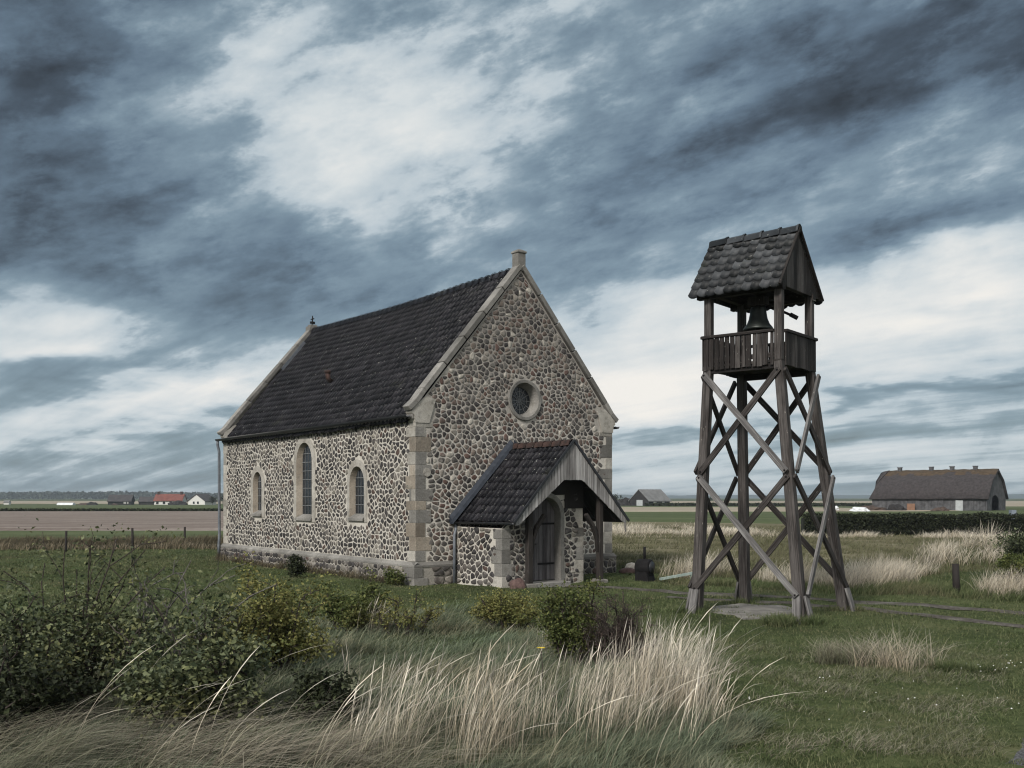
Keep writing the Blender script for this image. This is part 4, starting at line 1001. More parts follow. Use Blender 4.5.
mb.addmesh(V, [(k, k+1, n+2+k, n+1+k) for k in range(n)] + [tuple(range(n+1)), tuple(range(2*n+1, n, -1))]); mb.build('cover', 'tarp_white', h5)
for i, (x, y, r, lb) in enumerate(((-166, 384, (3.4, 1.5, 1.0), 'long grey earth bank behind the white greenhouse end'), (-162, 380, (2.2, 1.5, 1.3), 'dark bush covered mound before the black barn'), (-131, 386, (3.6, 1.5, 1.6), 'dark evergreen mound between the red roof and the cottage'), (-150, 372, (1.2, 1.0, .8), 'small pale stack on the grass in front of the farm'))):
    heap('earth_mound', lb, 'mound', (x, y, fz(x, y)), r, 'brown_heap' if i in (0, 3) else 'barn_black', 20 + i)
for i, (x, y) in enumerate(((-213, 400), (-206, 402))):
    g = thing('far_house', ('tiny white house on the plain, outermost of two', 'tiny white house on the plain, the one nearer the greenhouse')[i], 'house', (x, y, fz(x, y)), R(5)); gabled(g, 2, 2, 1.0, 1.7, .15, 'white_paint', 'grey_roof')

# ------------------------------------------------------------------ vegetation
NP = np.random.default_rng(7)
gx = np.arange(-40, 60.01, .3); gy = np.arange(3, 90.01, .3)
GZ = np.array([[hz(x, y) for x in gx] for y in gy])
def gz(x, y):
    i = np.clip((x - gx[0]) / .3, 0, len(gx) - 1.001); j = np.clip((y - gy[0]) / .3, 0, len(gy) - 1.001)
    i0 = i.astype(int); j0 = j.astype(int); u = i - i0; v = j - j0
    return GZ[j0, i0]*(1-u)*(1-v) + GZ[j0, i0+1]*u*(1-v) + GZ[j0+1, i0]*(1-u)*v + GZ[j0+1, i0+1]*u*v
LAT = NP.random((64, 64))
def vnoise(x, y, s):
    """smooth value noise 0..1 with wavelength s"""
    a = x / s; b = y / s; i = np.floor(a).astype(int); j = np.floor(b).astype(int); u = a - i; v = b - j
    u = u*u*(3-2*u); v = v*v*(3-2*v); q = lambda p, r: LAT[p % 64, r % 64]
    return q(i, j)*(1-u)*(1-v) + q(i+1, j)*u*(1-v) + q(i, j+1)*(1-u)*v + q(i+1, j+1)*u*v
cP, sP = math.cos(PHI), math.sin(PHI)
def seg_dist(x, y, pts):
    d = np.full(x.shape, 1e9)
    for (x0, y0), (x1, y1) in zip(pts, pts[1:]):
        ex, ey = x1 - x0, y1 - y0; t_ = np.clip(((x - x0)*ex + (y - y0)*ey) / (ex*ex + ey*ey), 0, 1)
        d = np.minimum(d, np.hypot(x - x0 - t_*ex, y - y0 - t_*ey))
    return d
def free(x, y, low=True):
    """True where grass can grow: off the chapel, the pad, the ruts and the gravel"""
    dx, dy = x - C0[0], y - C0[1]; u = dx*cP + dy*sP; v = -dx*sP + dy*cP
    ok = ~((u > -.13) & (u < W + .13) & (v > -.13) & (v < LN + .13)) & ~((u > PU0 - .05) & (u < 4.45) & (v > -2.55) & (v <= 0))
    ok &= ((x - 4.98)/1.0)**2 + ((y - 19.6)/1.28)**2 > .15 + .75*vnoise(x, y, .35)
    if low:
        for T_ in TRACKS: ok &= seg_dist(x, y, T_) > .30 * np.maximum(0, 1.5*vnoise(x, y, .6) - .15)
    ok &= seg_dist(x, y, [(1.9, 3.4), (5.25, 8.2), (6.35, 9.8), (8.6, 12.0), (12.8, 12.5)]) > .95 * (.72 + .5*vnoise(x, y, .4))
    return ok
def mesh_np(name, V, loops, starts, totals, tv, m):
    me = bpy.data.meshes.new(name); me.vertices.add(len(V)); me.vertices.foreach_set('co', V.astype(np.float32).ravel())
    me.loops.add(len(loops)); me.loops.foreach_set('vertex_index', loops.astype(np.int32))
    me.polygons.add(len(starts)); me.polygons.foreach_set('loop_start', starts.astype(np.int32))
    try: me.polygons.foreach_set('loop_total', totals.astype(np.int32))
    except Exception: pass
    a = me.attributes.new('t', 'FLOAT', 'POINT'); a.data.foreach_set('value', tv.astype(np.float32)); me.materials.append(M[m]); me.update(calc_edges=True)
    o = bpy.data.objects.new(name, me); COL.objects.link(o); return o
def blades(name, m, x, y, h, w, ang, lean, seg=2, prof=None, z0=None, droop=1.0, tlo=0.0, thi=1.0):
    N = len(x); z = gz(x, y) - .02 if z0 is None else z0
    fa = NP.uniform(0, math.pi, N); sx, sy = np.cos(fa), np.sin(fa); lx, ly = np.cos(ang), np.sin(ang)
    V = np.zeros((N, 2*seg + 1, 3)); T_ = np.zeros((N, 2*seg + 1))
    for k in range(seg + 1):
        u = k / seg; wd = w * ((1 - u)**.65 if prof is None else prof(u)) * .5
        off = lean * h * (u ** 1.7); up = h * u / np.sqrt(1 + (lean * u * .9)**2) * (1 - .15*droop*np.minimum(lean, 1.5)*u*u)
        cx, cy, cz = x + lx*off, y + ly*off, z + up
        if k < seg:
            V[:, 2*k] = np.stack([cx - sx*wd, cy - sy*wd, cz], 1); V[:, 2*k+1] = np.stack([cx + sx*wd, cy + sy*wd, cz], 1); T_[:, 2*k] = T_[:, 2*k+1] = tlo + (thi - tlo)*u
        else: V[:, 2*seg] = np.stack([cx, cy, cz], 1); T_[:, 2*seg] = thi
    L_ = []; tot = []
    for k in range(seg - 1): L_ += [2*k, 2*k+1, 2*k+3, 2*k+2]; tot.append(4)
    L_ += [2*seg-2, 2*seg-1, 2*seg]; tot.append(3)
    L_ = np.array(L_); nv = 2*seg + 1
    loops = (np.arange(N)[:, None]*nv + L_[None]).ravel(); tots = np.tile(tot, N); starts = np.concatenate([[0], np.cumsum(tots)[:-1]])
    return mesh_np(name, V.reshape(-1, 3), loops, starts, tots, T_.ravel(), m)
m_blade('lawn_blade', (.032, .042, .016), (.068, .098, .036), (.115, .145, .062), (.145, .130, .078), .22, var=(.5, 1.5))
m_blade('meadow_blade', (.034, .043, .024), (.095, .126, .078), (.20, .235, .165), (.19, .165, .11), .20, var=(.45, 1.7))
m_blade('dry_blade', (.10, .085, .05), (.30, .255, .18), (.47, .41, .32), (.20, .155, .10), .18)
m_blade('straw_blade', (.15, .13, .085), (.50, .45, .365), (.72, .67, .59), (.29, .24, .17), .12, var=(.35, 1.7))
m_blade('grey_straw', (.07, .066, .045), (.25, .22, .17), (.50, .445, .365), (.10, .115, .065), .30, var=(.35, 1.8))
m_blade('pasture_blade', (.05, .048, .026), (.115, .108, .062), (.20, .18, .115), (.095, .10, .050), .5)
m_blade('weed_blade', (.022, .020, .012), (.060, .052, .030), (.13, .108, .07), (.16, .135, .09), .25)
def cone(n, y0, y1, pad=.08, x0=-9, x1=9):
    y = np.exp(NP.uniform(math.log(y0), math.log(y1), n)); x = NP.uniform(max(x0, -.52 - pad), min(x1, .52 + pad), n) * y; return x, y
# short lawn
x, y = cone(330000, 8.0, 46); k = free(x, y); x, y = x[k], y[k]
tuft = vnoise(x, y, .9)*.6 + vnoise(x, y, .25)*.4
h = (.030 + .075*tuft**1.5 + .0006*y) * NP.uniform(.6, 1.4, len(x))
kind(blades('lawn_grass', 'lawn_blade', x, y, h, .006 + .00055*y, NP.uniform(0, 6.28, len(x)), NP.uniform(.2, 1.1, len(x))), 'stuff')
# softer, longer, bluish grass on the rise before the camera
def meadow_mask(x, y):
    return (x < 1.75 + .09*(y - 8) * (y < 13) + .45 * (y >= 13) + (vnoise(x, y, 1.2) - .5)*1.2 - np.maximum(0, y - 14)*.30) & (y < 20.5 + 2*(vnoise(x, y, 1.5) - .5) + np.minimum(0, x*.5)) & (x > -.56*y)
x, y = cone(150000, 7.2, 22, .1, x1=.32); k = meadow_mask(x, y) & free(x, y); x, y = x[k], y[k]; nn = len(x)
cl = vnoise(x, y, .8)*.55 + vnoise(x, y, .3)*.45
kind(blades('meadow_grass', 'meadow_blade', x, y, (.08 + .44*cl**1.6)*NP.uniform(.6, 1.3, nn), .0055 + .00028*y, NP.normal(.25, .9, nn), NP.uniform(.35, 1.5, nn), 3), 'stuff')
# tall pale grass
def patch(cx, cy, rx, ry, n):
    a = NP.uniform(0, 6.283, n); r = np.sqrt(NP.random(n)); return cx + rx*r*np.cos(a), cy + ry*r*np.sin(a)
def tufted(cx, cy, rx, ry, nt, per, spread):
    tx, ty = patch(cx, cy, rx, ry, nt); return (np.repeat(tx, per) + NP.normal(0, spread, nt*per)), (np.repeat(ty, per) + NP.normal(0, spread, nt*per))
seed_prof = lambda u: .55 if u < .72 else (1.5 if u < .9 else .9)
px_, py_, ph_, pl_, pa_ = [], [], [], [], []
def tall(cx, cy, rx, ry, nt, per, h0, h1, ang=.15, l0=.08, l1=.62, sp=.09):
    x, y = tufted(cx, cy, rx, ry, nt, per, sp); n = len(x)
    px_.append(x); py_.append(y); ph_.append(np.repeat(NP.uniform(.75, 1.1, nt), per)*NP.uniform(h0, h1, n)); pl_.append(np.repeat(NP.uniform(l0, l1, nt), per)*NP.uniform(.5, 1.3, n)); pa_.append(np.repeat(NP.normal(ang, .5, nt), per) + NP.normal(0, .55, n))
tall(-.75, 8.7, .75, .75, 34, 17, .40, .98); tall(-.1, 9.4, .55, .6, 14, 12, .4, .9); tall(1.3, 10.0, .70, 1.1, 46, 19, .40, .90); tall(1.75, 11.0, .50, .9, 30, 20, .45, .98, .3); tall(.55, 9.4, .5, .8, 12, 14, .4, .85)
tall(-.6, 11.0, 1.3, 1.0, 16, 10, .35, .70); tall(-2.6, 16.6, .5, .5, 10, 26, .4, .75); tall(2.0, 13.2, .5, .8, 10, 20, .3, .7); tall(.9, 14.5, .5, .6, 8, 18, .3, .6)
x, y, h, l, a = map(np.concatenate, (px_, py_, ph_, pl_, pa_))
q = NP.random(len(x)) < .22
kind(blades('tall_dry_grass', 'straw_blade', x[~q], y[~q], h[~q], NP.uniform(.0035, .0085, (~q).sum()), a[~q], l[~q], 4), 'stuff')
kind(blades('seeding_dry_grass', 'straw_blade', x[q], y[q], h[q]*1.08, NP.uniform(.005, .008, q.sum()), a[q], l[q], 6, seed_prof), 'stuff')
# wind-laid grey grass at the very front
px_, py_, ph_, pl_, pa_ = [], [], [], [], []
tall(-3.2, 8.15, 1.7, .65, 62, 16, .45, 1.0, .1, 1.1, 2.6, .12); tall(-1.7, 8.0, .9, .6, 30, 15, .4, .9, .1, .8, 2.2, .12); tall(-4.3, 8.9, .9, .6, 24, 14, .4, .85, .2, .9, 2.2, .12); tall(-2.2, 10.2, .9, .9, 20, 12, .3, .7, .2, .7, 1.8, .12)
x, y, h, l, a = map(np.concatenate, (px_, py_, ph_, pl_, pa_))
kind(blades('wind_laid_grass', 'grey_straw', x, y, h, NP.uniform(.005, .011, len(x)), a*.7, l, 5), 'stuff')
# single flowering stems bending over
n = 60; x = NP.uniform(-4.2, 1.8, n); y = NP.uniform(7.6, 9.8, n)
kind(blades('flowering_stem_grass', 'straw_blade', x, y, NP.uniform(.8, 1.3, n), NP.uniform(.006, .009, n), NP.normal(.2, .5, n), NP.uniform(.4, 1.1, n), 8, seed_prof), 'stuff')
def clump(name, label, cx, cy, rx, ry, nt, per, h0, h1, m, wd=(.005, .009), l0=.2, l1=1.1, group=None):
    x, y = tufted(cx, cy, rx, ry, nt, per, .07); n = len(x)
    o = blades(name, m, x, y, NP.uniform(h0, h1, n), NP.uniform(*wd, n), NP.uniform(0, 6.28, n), NP.uniform(l0, l1, n), 4); return tag(o, label, 'grass clump', group)
clump('grass_clump', 'russet tuft with a few pale stems on the open lawn', 4.55, 13.6, .30, .30, 12, 60, .22, .50, 'grey_straw')
clump('grass_clump', 'loose pale straw tuft on the lawn beside the russet tuft', 5.15, 13.3, .50, .40, 14, 28, .25, .72, 'straw_blade')
clump('grass_clump', 'low dark tussock at the end of the straw tufts', 6.05, 13.0, .42, .22, 12, 90, .10, .26, 'lawn_blade', l1=1.6)
clump('grass_clump', 'thick green tussock against the nearest tower leg', 5.12, 17.9, .52, .35, 16, 130, .12, .30, 'lawn_blade', (.008, .016))
for a, b in sg:
    if (a, b) != (-1, -1):
        p = axis_at(a, b, 0) + TC; clump('grass_tuft', 'short grass tuft round the foot of a tower leg', p.x, p.y, .34, .30, 8, 60, .08, .22, 'lawn_blade', (.008, .014), group='grass tufts at the tower feet')
# mid-distance bands
def band(name, m, pts_fn, n, h0, h1, w0, seg=3, lean=(.2, 1.0)):
    x, y = pts_fn(n); k = free(x, y); x, y = x[k], y[k]; q = len(x)
    return kind(blades(name, m, x, y, NP.uniform(h0, h1, q)*(.55 + .8*vnoise(x, y, 1.3)), w0 * y/25, NP.normal(.2, 1.2, q), NP.uniform(*lean, q), seg), 'stuff')
def rough(n):
    x, y = cone(n, 24.5, 75, .1, x0=.06); k = (y > 25.2 + (vnoise(x, y, 2) - .5)*2 - .0*x) & (seg_dist(x, y, TRACKS[0]) > 1.0 + .8*vnoise(x, y, 1.1)) & ((x > 4.0) | (y > 32)) & (vnoise(x, y, 1.6) > .22) & (y > 33 - x*.95); return x[k], y[k]
band('rough_pasture_grass', 'pasture_blade', rough, 120000, .08, .30, .018)
def green_edge(n):
    s_ = NP.random(n); x = 4.5 + 11*s_ + NP.normal(0, .3, n); y = 26.0 - .62*(x - 4.5) + NP.normal(0, .45, n) + .35; return x, y
band('verge_grass', 'lawn_blade', green_edge, 26000, .12, .34, .014)
def pale(n):
    out = []
    for cx, cy, rx, ry, q in ((8.7, 24.6, 1.2, .9, .30), (7.4, 26.2, .9, .8, .10), (11.6, 22.4, .9, .5, .10), (13.0, 21.8, 1.0, .7, .12), (13.5, 27.4, 2.2, .8, .10), (6.0, 29.5, .8, .8, .04), (15.2, 30, 3.0, 1.0, .12), (4.9, 27.6, .7, .5, .04), (10.2, 25.6, .7, .6, .04)):
        out.append(tufted(cx, cy, rx, ry, max(4, int(n*q/22)), 22, .13))
    return np.concatenate([o[0] for o in out]), np.concatenate([o[1] for o in out])
band('pale_tall_grass', 'straw_blade', pale, 12000, .30, .85, .011, 4, (.1, 1.0))
def far_pale(n):
    x2 = NP.uniform(4.0, 15.5, n); y2 = 64 + NP.normal(0, 4.0, n); x3 = NP.uniform(16, 33, n // 2); y3 = 55.4 + NP.normal(0, .7, n // 2) - .11*(x3 - 16); k = vnoise(x2, y2, 2.2) > .38; k3 = vnoise(x3, y3, 1.6) > .42
    return np.concatenate([x2[k], x3[k3]]), np.concatenate([y2[k], y3[k3]])
band('far_pale_grass', 'straw_blade', far_pale, 15000, .2, .60, .011)
def west_bank(n):
    x = NP.uniform(-27, -9.5, n); y = 45.5 + NP.normal(0, 1.1, n) + .10*(x + 18); return x, y
band('weed_bank_grass', 'weed_blade', west_bank, 30000, .15, .62, .016)
def west_bank2(n):
    x = NP.uniform(-27, -9.5, n); y = 43.6 + NP.normal(0, .6, n) + .10*(x + 18); return x, y
band('pale_bank_grass', 'dry_blade', west_bank2, 4000, .15, .40, .012)
def wall_foot(n):
    t_ = NP.uniform(.3, LN, n); d = -.22 - np.abs(NP.normal(0, .10, n)); x = C0[0] + d*cP - t_*sP; y = C0[1] + d*sP + t_*cP; return x, y
band('wall_foot_weed', 'weed_blade', wall_foot, 2600, .12, .42, .012)
x, y = cone(34000, 8.6, 15.5, 0, .14, .50); k = free(x, y) & (vnoise(x, y, .9)*.45 + vnoise(x, y, .22)*.3 + NP.random(len(x))*.45 > .72); x, y = x[k], y[k]
kind(blades('dead_grass', 'grey_straw', x, y, NP.uniform(.05, .17, len(x)), NP.uniform(.004, .008, len(x)), NP.normal(.2, 1.0, len(x)), NP.uniform(.6, 1.8, len(x)), 3), 'stuff')
x = NP.uniform(-24, -5, 26000); y = NP.uniform(29, 43, 26000); k = free(x, y) & (vnoise(x*.35, y, 1.1) > .48); x, y = x[k], y[k]
kind(blades('hay_grass', 'pasture_blade', x, y, NP.uniform(.05, .12, len(x)), .022, NP.uniform(0, 6.28, len(x)), NP.uniform(.5, 1.5, len(x)), 2), 'stuff')
# daisies
n = 46; x = np.concatenate([NP.normal(6.5, .30, 24), NP.normal(5.0, .6, 14), NP.uniform(1.8, 5, 8)]); y = np.concatenate([NP.normal(13.0, .30, 24), NP.normal(10.9, .7, 14), NP.uniform(9, 12, 8)])
mb = MB()
for a, b in zip(x, y):
    r_ = rnd.uniform(.006, .013); zc = hz(a, b) + rnd.uniform(.06, .12); mb.addmesh([(a + r_*math.cos(k*1.0472), b + r_*math.sin(k*1.0472), zc + .004*(k % 2)) for k in range(6)] + [(a, b, zc + .012)], [(k, (k+1) % 6, 6) for k in range(6)])
kind(mb.build('daisy_carpet', 'white_paint'), 'stuff')

def leaves(name, m, P, size, parent, seed, tval=None, flat=.35, aspect=.62):
    r = np.random.default_rng(seed); N = len(P); nrm = r.normal(0, 1, (N, 3)); nrm[:, 2] = np.abs(nrm[:, 2]) + flat; nrm /= np.linalg.norm(nrm, axis=1)[:, None]
    a = r.normal(0, 1, (N, 3)); a -= nrm*(a*nrm).sum(1)[:, None]; a /= np.linalg.norm(a, axis=1)[:, None]; b = np.cross(nrm, a); s_ = (size * r.uniform(.55, 1.35, N))[:, None]
    c = P + 0; V = np.stack([c - a*s_*.5, c + b*s_*aspect*.5 + nrm*s_*.12, c + a*s_*.5, c - b*s_*aspect*.5 + nrm*s_*.12], 1).reshape(-1, 3)
    loops = (np.arange(N)[:, None]*4 + np.array([0, 1, 2, 0, 2, 3])[None]).ravel(); tots = np.full(2*N, 3); starts = np.arange(2*N)*3
    tv = np.repeat(r.random(N) if tval is None else tval, 4); o = mesh_np(name, V, loops, starts, tots, tv, m); o.parent = parent; return o
m_blade('rose_leaf', (.030, .044, .021), (.072, .096, .050), (.155, .180, .112), (.12, .115, .045), .25, .25, var=(.5, 1.7))
m_blade('yellow_leaf', (.070, .076, .022), (.165, .162, .052), (.30, .265, .10), (.10, .12, .040), .3, .2)
m_blade('dark_leaf', (.010, .013, .007), (.022, .028, .013), (.045, .054, .026), None, .5, .1)
m_blade('heather_leaf', (.022, .016, .015), (.050, .036, .033), (.10, .078, .066), None, .5, .1)
m_blade('green_leaf', (.030, .048, .014), (.075, .105, .032), (.145, .175, .062), (.10, .09, .03), .3, .2)
m_plain('twig', (.020, .016, .014), (.060, .048, .042), 30)
m_plain('grey_twig', (.06, .055, .052), (.16, .15, .14), 30)
def bush(label, cx, cy, rx, ry, h, nt, per, size, m, seed, name='shrub', group=None, spread=.09, bare=.25, tw='twig', up=.3, tips=None):
    r = random.Random(seed); rn = np.random.default_rng(seed); z0 = hz(cx, cy)
    root = thing(name, label, 'shrub', (cx, cy, z0), 0, group); mb = MB(); P = []
    def grow(p, e, rad, lvl):
        p, e = Vector(p), Vector(e); k = Vector((r.uniform(-.12, .12), r.uniform(-.12, .12), r.uniform(.02, .14))) * (e - p).length
        pts = [p.lerp(e, u) + k*(4*u*(1-u)) + Vector((r.uniform(-.02, .02), r.uniform(-.02, .02), r.uniform(-.02, .02)))*(u > 0) for u in (0, .25, .5, .75, 1)]
        mb.tube(pts, rad, 4 if lvl else 5, 0, rad*.45, False)
        for q in range(4):
            a, b = pts[q], pts[q+1]; den = 0 if (lvl == 0 and q < 1) else 1
            m_ = int(per*den*(.5 + .25*q)); nc = max(1, m_ // 6)
            for _c in range(nc):
                if r.random() < bare*.5: continue
                c = a.lerp(b, r.random()) + Vector((r.gauss(0, spread), r.gauss(0, spread), r.gauss(0, spread*.8)))
                for _ in range(m_ // nc): P.append((c.x + r.gauss(0, spread*.55), c.y + r.gauss(0, spread*.55), max(.03, c.z + r.gauss(0, spread*.5))))
        if lvl < 2:
            for _ in range(3 if lvl == 0 else 2):
                b = pts[r.choice((2, 3, 4) if lvl == 0 else (1, 2, 3))]; d = Vector((r.gauss(0, 1)*rx, r.gauss(0, 1)*ry, abs(r.gauss(0, 1))*h*.8 + up*h)).normalized()*((e - p).length*r.uniform(.25, .5)); grow(b, b + d, rad*.55, lvl + 1)
    for i in range(nt):
        a = r.uniform(0, 6.283); q = math.sqrt(r.random()); hh = h * (.45 + .55*math.sqrt(max(0, 1 - q*q*.85))) * r.uniform(.5, 1.15)
        grow((rx*.45*q*math.cos(a), ry*.45*q*math.sin(a), -.03), (rx*.85*q*math.cos(a), ry*.85*q*math.sin(a), hh*.85), .012 + .006*h, 0)
    for d in (tips or []): grow((0, 0, .2), d, .012, 1)
    mb.build('branch', tw, root); P = np.array(P); leaves('foliage', m, P, size, root, seed); return root
bush('tall dark rose shrub with upright sprays at the picture edge', -4.75, 10.6, 1.25, .85, 1.15, 26, 15, .052, 'rose_leaf', 1, spread=.10, bare=.5, tips=[(.5, 0, 1.7), (.75, .1, 1.6), (-.3, 0, 1.5), (.2, 0, 1.65), (-.7, 0, 1.4), (1.0, .1, 1.45), (.0, .2, 1.4), (.62, .15, 1.5), (-.1, .1, 1.6), (.35, .1, 1.45)])
bush('rose shrub with large grey green leaves in the middle of the thicket', -3.15, 9.7, .85, .6, .85, 22, 16, .060, 'rose_leaf', 2, spread=.10, bare=.4, tips=[(-.5, .2, 1.25), (.25, .2, 1.2), (.5, .1, 1.1)])
bush('shrub with bare arching grey branches rising between the rose bushes', -3.95, 10.9, .9, .7, 1.2, 14, 6, .050, 'rose_leaf', 3, bare=1.2, tw='grey_twig', tips=[(.9, 0, 1.35), (1.3, .1, 1.2), (.4, 0, 1.5)])
bush('yellowish green bushy shrub with dense small leaves', -3.05, 12.6, .85, .65, 1.06, 24, 16, .050, 'yellow_leaf', 4)
bush('dark low bramble under the wind-laid grass', -4.6, 9.3, .8, .45, .70, 12, 10, .062, 'dark_leaf', 5)
bush('small dark green shrub on the grassy rise before the long wall', -2.70, 16.6, .65, .5, .74, 18, 16, .050, 'green_leaf', 6, spread=.07)
bush('sparse twiggy shrub with yellow leaves and bare stems', -1.80, 16.3, .75, .5, .66, 15, 11, .040, 'yellow_leaf', 7, bare=1.3, spread=.06)
bush('low yellow green shrub below the porch wall', -.10, 17.4, .70, .5, .66, 18, 16, .042, 'yellow_leaf', 8, spread=.07)
bush('rounded bright green shrub beside the brown heather', .86, 13.3, .50, .4, .95, 20, 22, .038, 'green_leaf', 9, spread=.06)
bush('brown heather shrub of fine bare twigs among the tall grass', 1.40, 13.0, .55, .42, .78, 34, 9, .020, 'heather_leaf', 10, spread=.05)
bush('dark leafy sprig low in the grass near the picture bottom', -1.75, 9.6, .35, .3, .42, 9, 14, .05, 'dark_leaf', 11, spread=.06)
bush('dense dark green shrub on the mound past the wooden post', 14.1, 25.6, 1.25, .9, .78, 26, 22, .075, 'dark_leaf', 12, spread=.13)
bush('taller loose shrub on the crest of the mound', 14.6, 27.6, 1.0, .8, .55, 14, 16, .07, 'rose_leaf', 13, spread=.12, bare=.6)
bush('low shrub spilling down the front of the mound', 12.4, 24.2, .7, .5, .42, 12, 18, .06, 'green_leaf', 14, spread=.1)
bush('ragged weed growing at the foot of the long wall', -6.15, 28.0, .35, .25, .45, 7, 12, .06, 'dark_leaf', 15, name='weed', spread=.06)
bush('small weed at the chapel corner plinth', -3.05, 25.6, .30, .2, .40, 6, 12, .05, 'green_leaf', 16, name='weed', spread=.06)
# hedges
def hedge(label, x0, y0, x1, y1, wd, h, n, size, m, seed, name='hedge'):
    r = np.random.default_rng(seed); L_ = math.hypot(x1 - x0, y1 - y0); root = thing(name, label, 'hedge', ((x0 + x1)/2, (y0 + y1)/2, hz((x0 + x1)/2, (y0 + y1)/2)), math.atan2(y1 - y0, x1 - x0))
    u = r.uniform(-L_/2, L_/2, n); top = h*(.92 + .09*np.array([mn.noise(Vector((a*.5, 0, seed))) for a in u])) ; s_ = r.random(n); v = np.where(s_ < .6, -wd/2 + r.normal(0, .06*h, n), r.uniform(-wd/2, wd/2, n)); z = np.where(s_ < .6, r.random(n)*top, top + r.normal(0, .05*h, n))
    leaves('foliage', m, np.stack([u, v, np.maximum(z, 0)], 1), size, root, seed, flat=.05)
    mb = MB(); k = max(8, int(L_ / 1.2))
    V = []
    for i in range(k + 1):
        a = -L_/2 + L_*i/k; t_ = h*(.80 + .16*mn.noise(Vector((a*.5, 0, seed)))); V += [(a, -wd*.42, -.6), (a, -wd*.42, t_*.9), (a, -wd*.2, t_), (a, wd*.2, t_), (a, wd*.42, t_*.9), (a, wd*.42, -.6)]
    mb.addmesh(V, [(i*6 + j, (i+1)*6 + j, (i+1)*6 + j + 1, i*6 + j + 1) for i in range(k) for j in range(5)] + [tuple(range(6)), tuple(k*6 + j for j in range(5, -1, -1))], 0, True); mb.build('branch_mass', 'hedge_core', root); return root
m_blade('hedge_leaf', (.006, .008, .004), (.013, .017, .008), (.026, .032, .015), None, .5, 0)
m_plain('hedge_core', (.006, .007, .005), (.014, .016, .010), 2, 1.0)
hedge('long clipped dark hedge running across in front of the barn meadow', 17.4, 59.0, 40.0, 56.2, 1.3, 1.28, 24000, .13, 'hedge_leaf', 31)
hedge('thin dark hedge line along the far edge of the ploughed field', -170, 154, -12, 154, 2.0, .45, 9000, .4, 'dark_leaf', 32)
hedge('distant dark hedge running past the lone field barn', 40, 296, 110, 290, 2.0, 1.0, 3000, .8, 'dark_leaf', 33)
hedge('short dark hedge at the field edge past the barn doorway', 84, 160, 96, 158, 1.5, 1.3, 1500, .4, 'dark_leaf', 34)
# far woods
r = np.random.default_rng(3); n = 9000; x = r.uniform(-1250, -330, n); y = 1350 + r.uniform(0, 120, n)
top = 5.5 + 3*vnoise(x, y*0, 60) + 2.5*vnoise(x + 900, y*0, 14); z = r.random(n)**.6 * top
o = leaves('forest', 'forest_leaf', np.stack([x, y, z], 1), 7.0, None, 4, flat=.05) if False else None
m_blade('forest_leaf', (.014, .022, .018), (.024, .034, .028), (.036, .048, .038), None, .5, 0)
o = leaves('forest', 'forest_leaf', np.stack([x, y, z - 1], 1), 4.5, None, 4, flat=.05, aspect=1.0); kind(o, 'stuff')
def far_tree(label, cx, cy, h, seed):
    root = thing('tree', label, 'tree', (cx, cy, hz(cx, cy))); r = np.random.default_rng(seed); mb = MB(); mb.tube([(0, 0, -.3), (.1, 0, h*.6)], h*.03, 6, 0, h*.012); mb.build('trunk', 'bark', root)
    n = 420; c = r.normal(0, 1, (9, 3))*np.array([h*.22, h*.2, h*.14]) + np.array([0, 0, h*.6]); P = c[r.integers(0, 9, n)] + r.normal(0, h*.10, (n, 3)); P[:, 2] = np.maximum(P[:, 2], h*.12); leaves('crown', 'dark_leaf', P, h*.11, root, seed, flat=.1)
far_tree('round dark tree rising behind the red roofed farmhouse', -145, 412, 4.6, 51); far_tree('dark tree behind the white gabled cottage', -121, 412, 4.4, 52); far_tree('small tree standing by the chapel end of the farm', -117, 385, 3.6, 53)
far_tree('dark tree on the chapel side of the lone field barn', 34, 320, 3.8, 54); far_tree('small round tree far out on the plain behind the bell tower', 86, 420, 4.0, 55)

# ------------------------------------------------------------------ posts and small things
def post(label, cx, cy, h, r_, lean, group, m='weathered_wood'):
    mb = MB(); p0 = Vector((0, 0, -.15)); p1 = Vector((lean, 0, h)); mb.tube([p0, p0.lerp(p1, .5), p1], r_, 9, 0, r_*.88)
    o = mb.build('fence_post', m, None, (cx, cy, hz(cx, cy))); return tag(o, label, 'post', group)
G1 = 'fence posts along the weedy bank'
post('grey fence post in the weedy bank, outermost of three', -18.4, 40.6, .90, .052, .03, G1, 'weathered_wood'); post('grey fence post in the weedy bank, middle of three', -16.4, 42.6, .95, .055, -.02, G1, 'weathered_wood'); post('short grey fence post closest to the chapel downpipe', -15.1, 45.4, .92, .052, .02, G1, 'weathered_wood')
post('stubby weathered post in tall pale grass by the mound', 10.25, 22.7, .68, .085, -.03, None, 'weathered_wood')
post('thin dark post on the green strip behind the tower', 6.9, 60, .9, .07, .0, None, 'grey_twig')
mb = MB(); mb.beam((0, 0, -.2), (0, 0, 1.40), .30, .30); mb.beam((0, 0, 1.12), (0, 0, 1.5), .38, .28); o = mb.build('marker_post', 'blue_grey_paint', None, (31.0, 61, hz(31, 61))); tag(o, 'blue grey marker post whose top shows over the dark hedge', 'post')
dp = (3.62, 26.9); drum = thing('iron_pump', 'black rounded iron drum with upright pipe standing on the lawn', 'pump', (dp[0], dp[1], hz(*dp)), R(-38)); drum.scale = (.82, .82, .9)
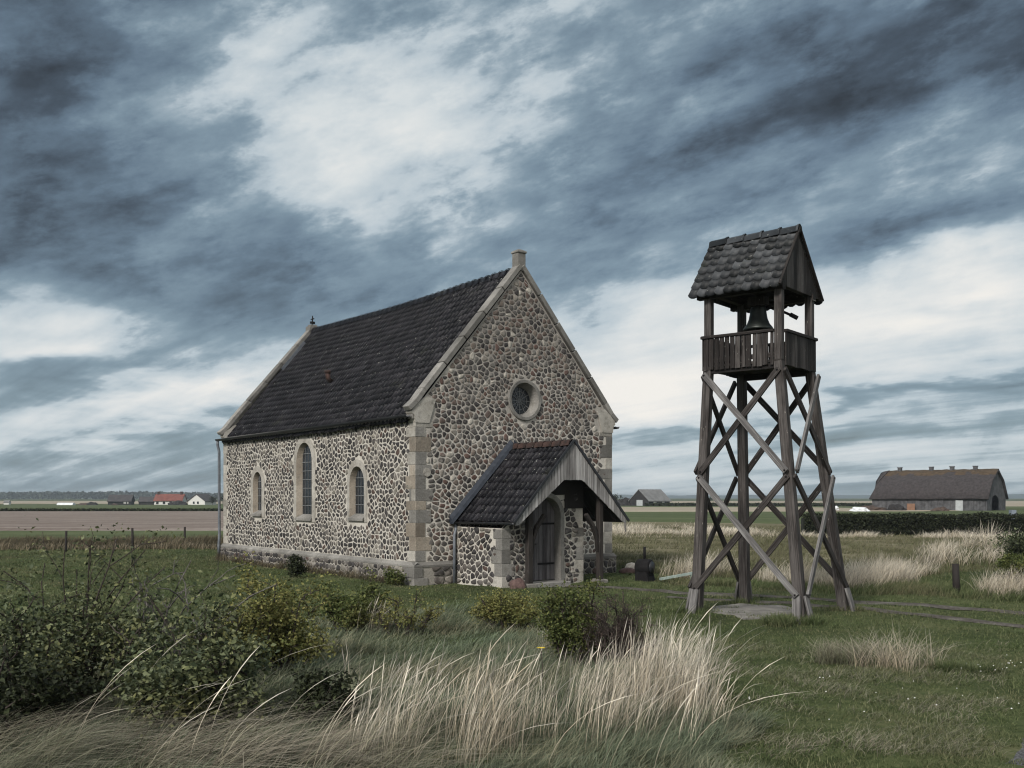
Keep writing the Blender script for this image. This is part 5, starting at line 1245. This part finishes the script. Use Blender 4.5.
mb = MB(); prof = [(0, -.26), (.22, -.26), (.255, -.22), (.26, 0), (.255, .22), (.22, .26), (0, .26)]; n = 24; V = []; F = []
for r_, a in prof: V += [(a, r_*math.cos(2*math.pi*k/n), .42 + r_*math.sin(2*math.pi*k/n)) for k in range(n)]
for i in range(len(prof) - 1):
    for k in range(n): F.append((i*n + k, i*n + (k+1) % n, (i+1)*n + (k+1) % n, (i+1)*n + k))
mb.addmesh(V, F, 0, True); mb.build('drum_body', 'black_iron', drum)
mb = MB(); mb.hexa([(-.22, -.24, -.05), (.30, -.24, -.05), (.30, .24, -.05), (-.22, .24, -.05), (-.24, -.22, .42), (.16, -.22, .40), (.16, .22, .40), (-.24, .22, .42)]); mb.build('stand', 'black_iron', drum)
mb = MB(); mb.tube([(.0, 0, .62), (.0, 0, 1.05)], .045, 10); mb.build('pipe', 'black_iron', drum)
mb = MB(); mb.tube([(.262, 0, .44), (.30, 0, .44)], .17, 18); mb.build('cover_plate', 'zinc_dark', drum)
mb = MB(); mb.beam((4.0, 26.6, hz(4.0, 26.6) + .08), (4.95, 26.9, hz(4.9, 26.9) + .24), .11, .06); mb.beam((4.90, 26.88, hz(4.9, 26.9) - .05), (4.90, 26.88, hz(4.9, 26.9) + .21), .08, .08); tag(mb.build('wooden_beam', 'pale_green_plank'), 'pale greenish beam lying on the lawn beside the iron pump', 'beam')
fl = thing('flower', 'single yellow flower in the grass beside the green shrub', 'flower', (.33, 11.2, hz(.33, 11.2)))
mb = MB(); mb.tube([(0, 0, 0), (.02, 0, .25), (.0, 0, .50)], .005, 5); mb.build('stem', 'twig', fl)
mb = MB()
for k in range(8):
    a = k*.785; c, s_ = math.cos(a), math.sin(a); mb.face([(0, 0, .50), (.03*c - .014*s_, .03*s_ + .014*c, .515), (.055*c, .055*s_, .51), (.03*c + .014*s_, .03*s_ - .014*c, .515)])
m_plain('yellow_petal', (.62, .46, .03), (.75, .58, .05), 20); mb.build('petal', 'yellow_petal', fl)
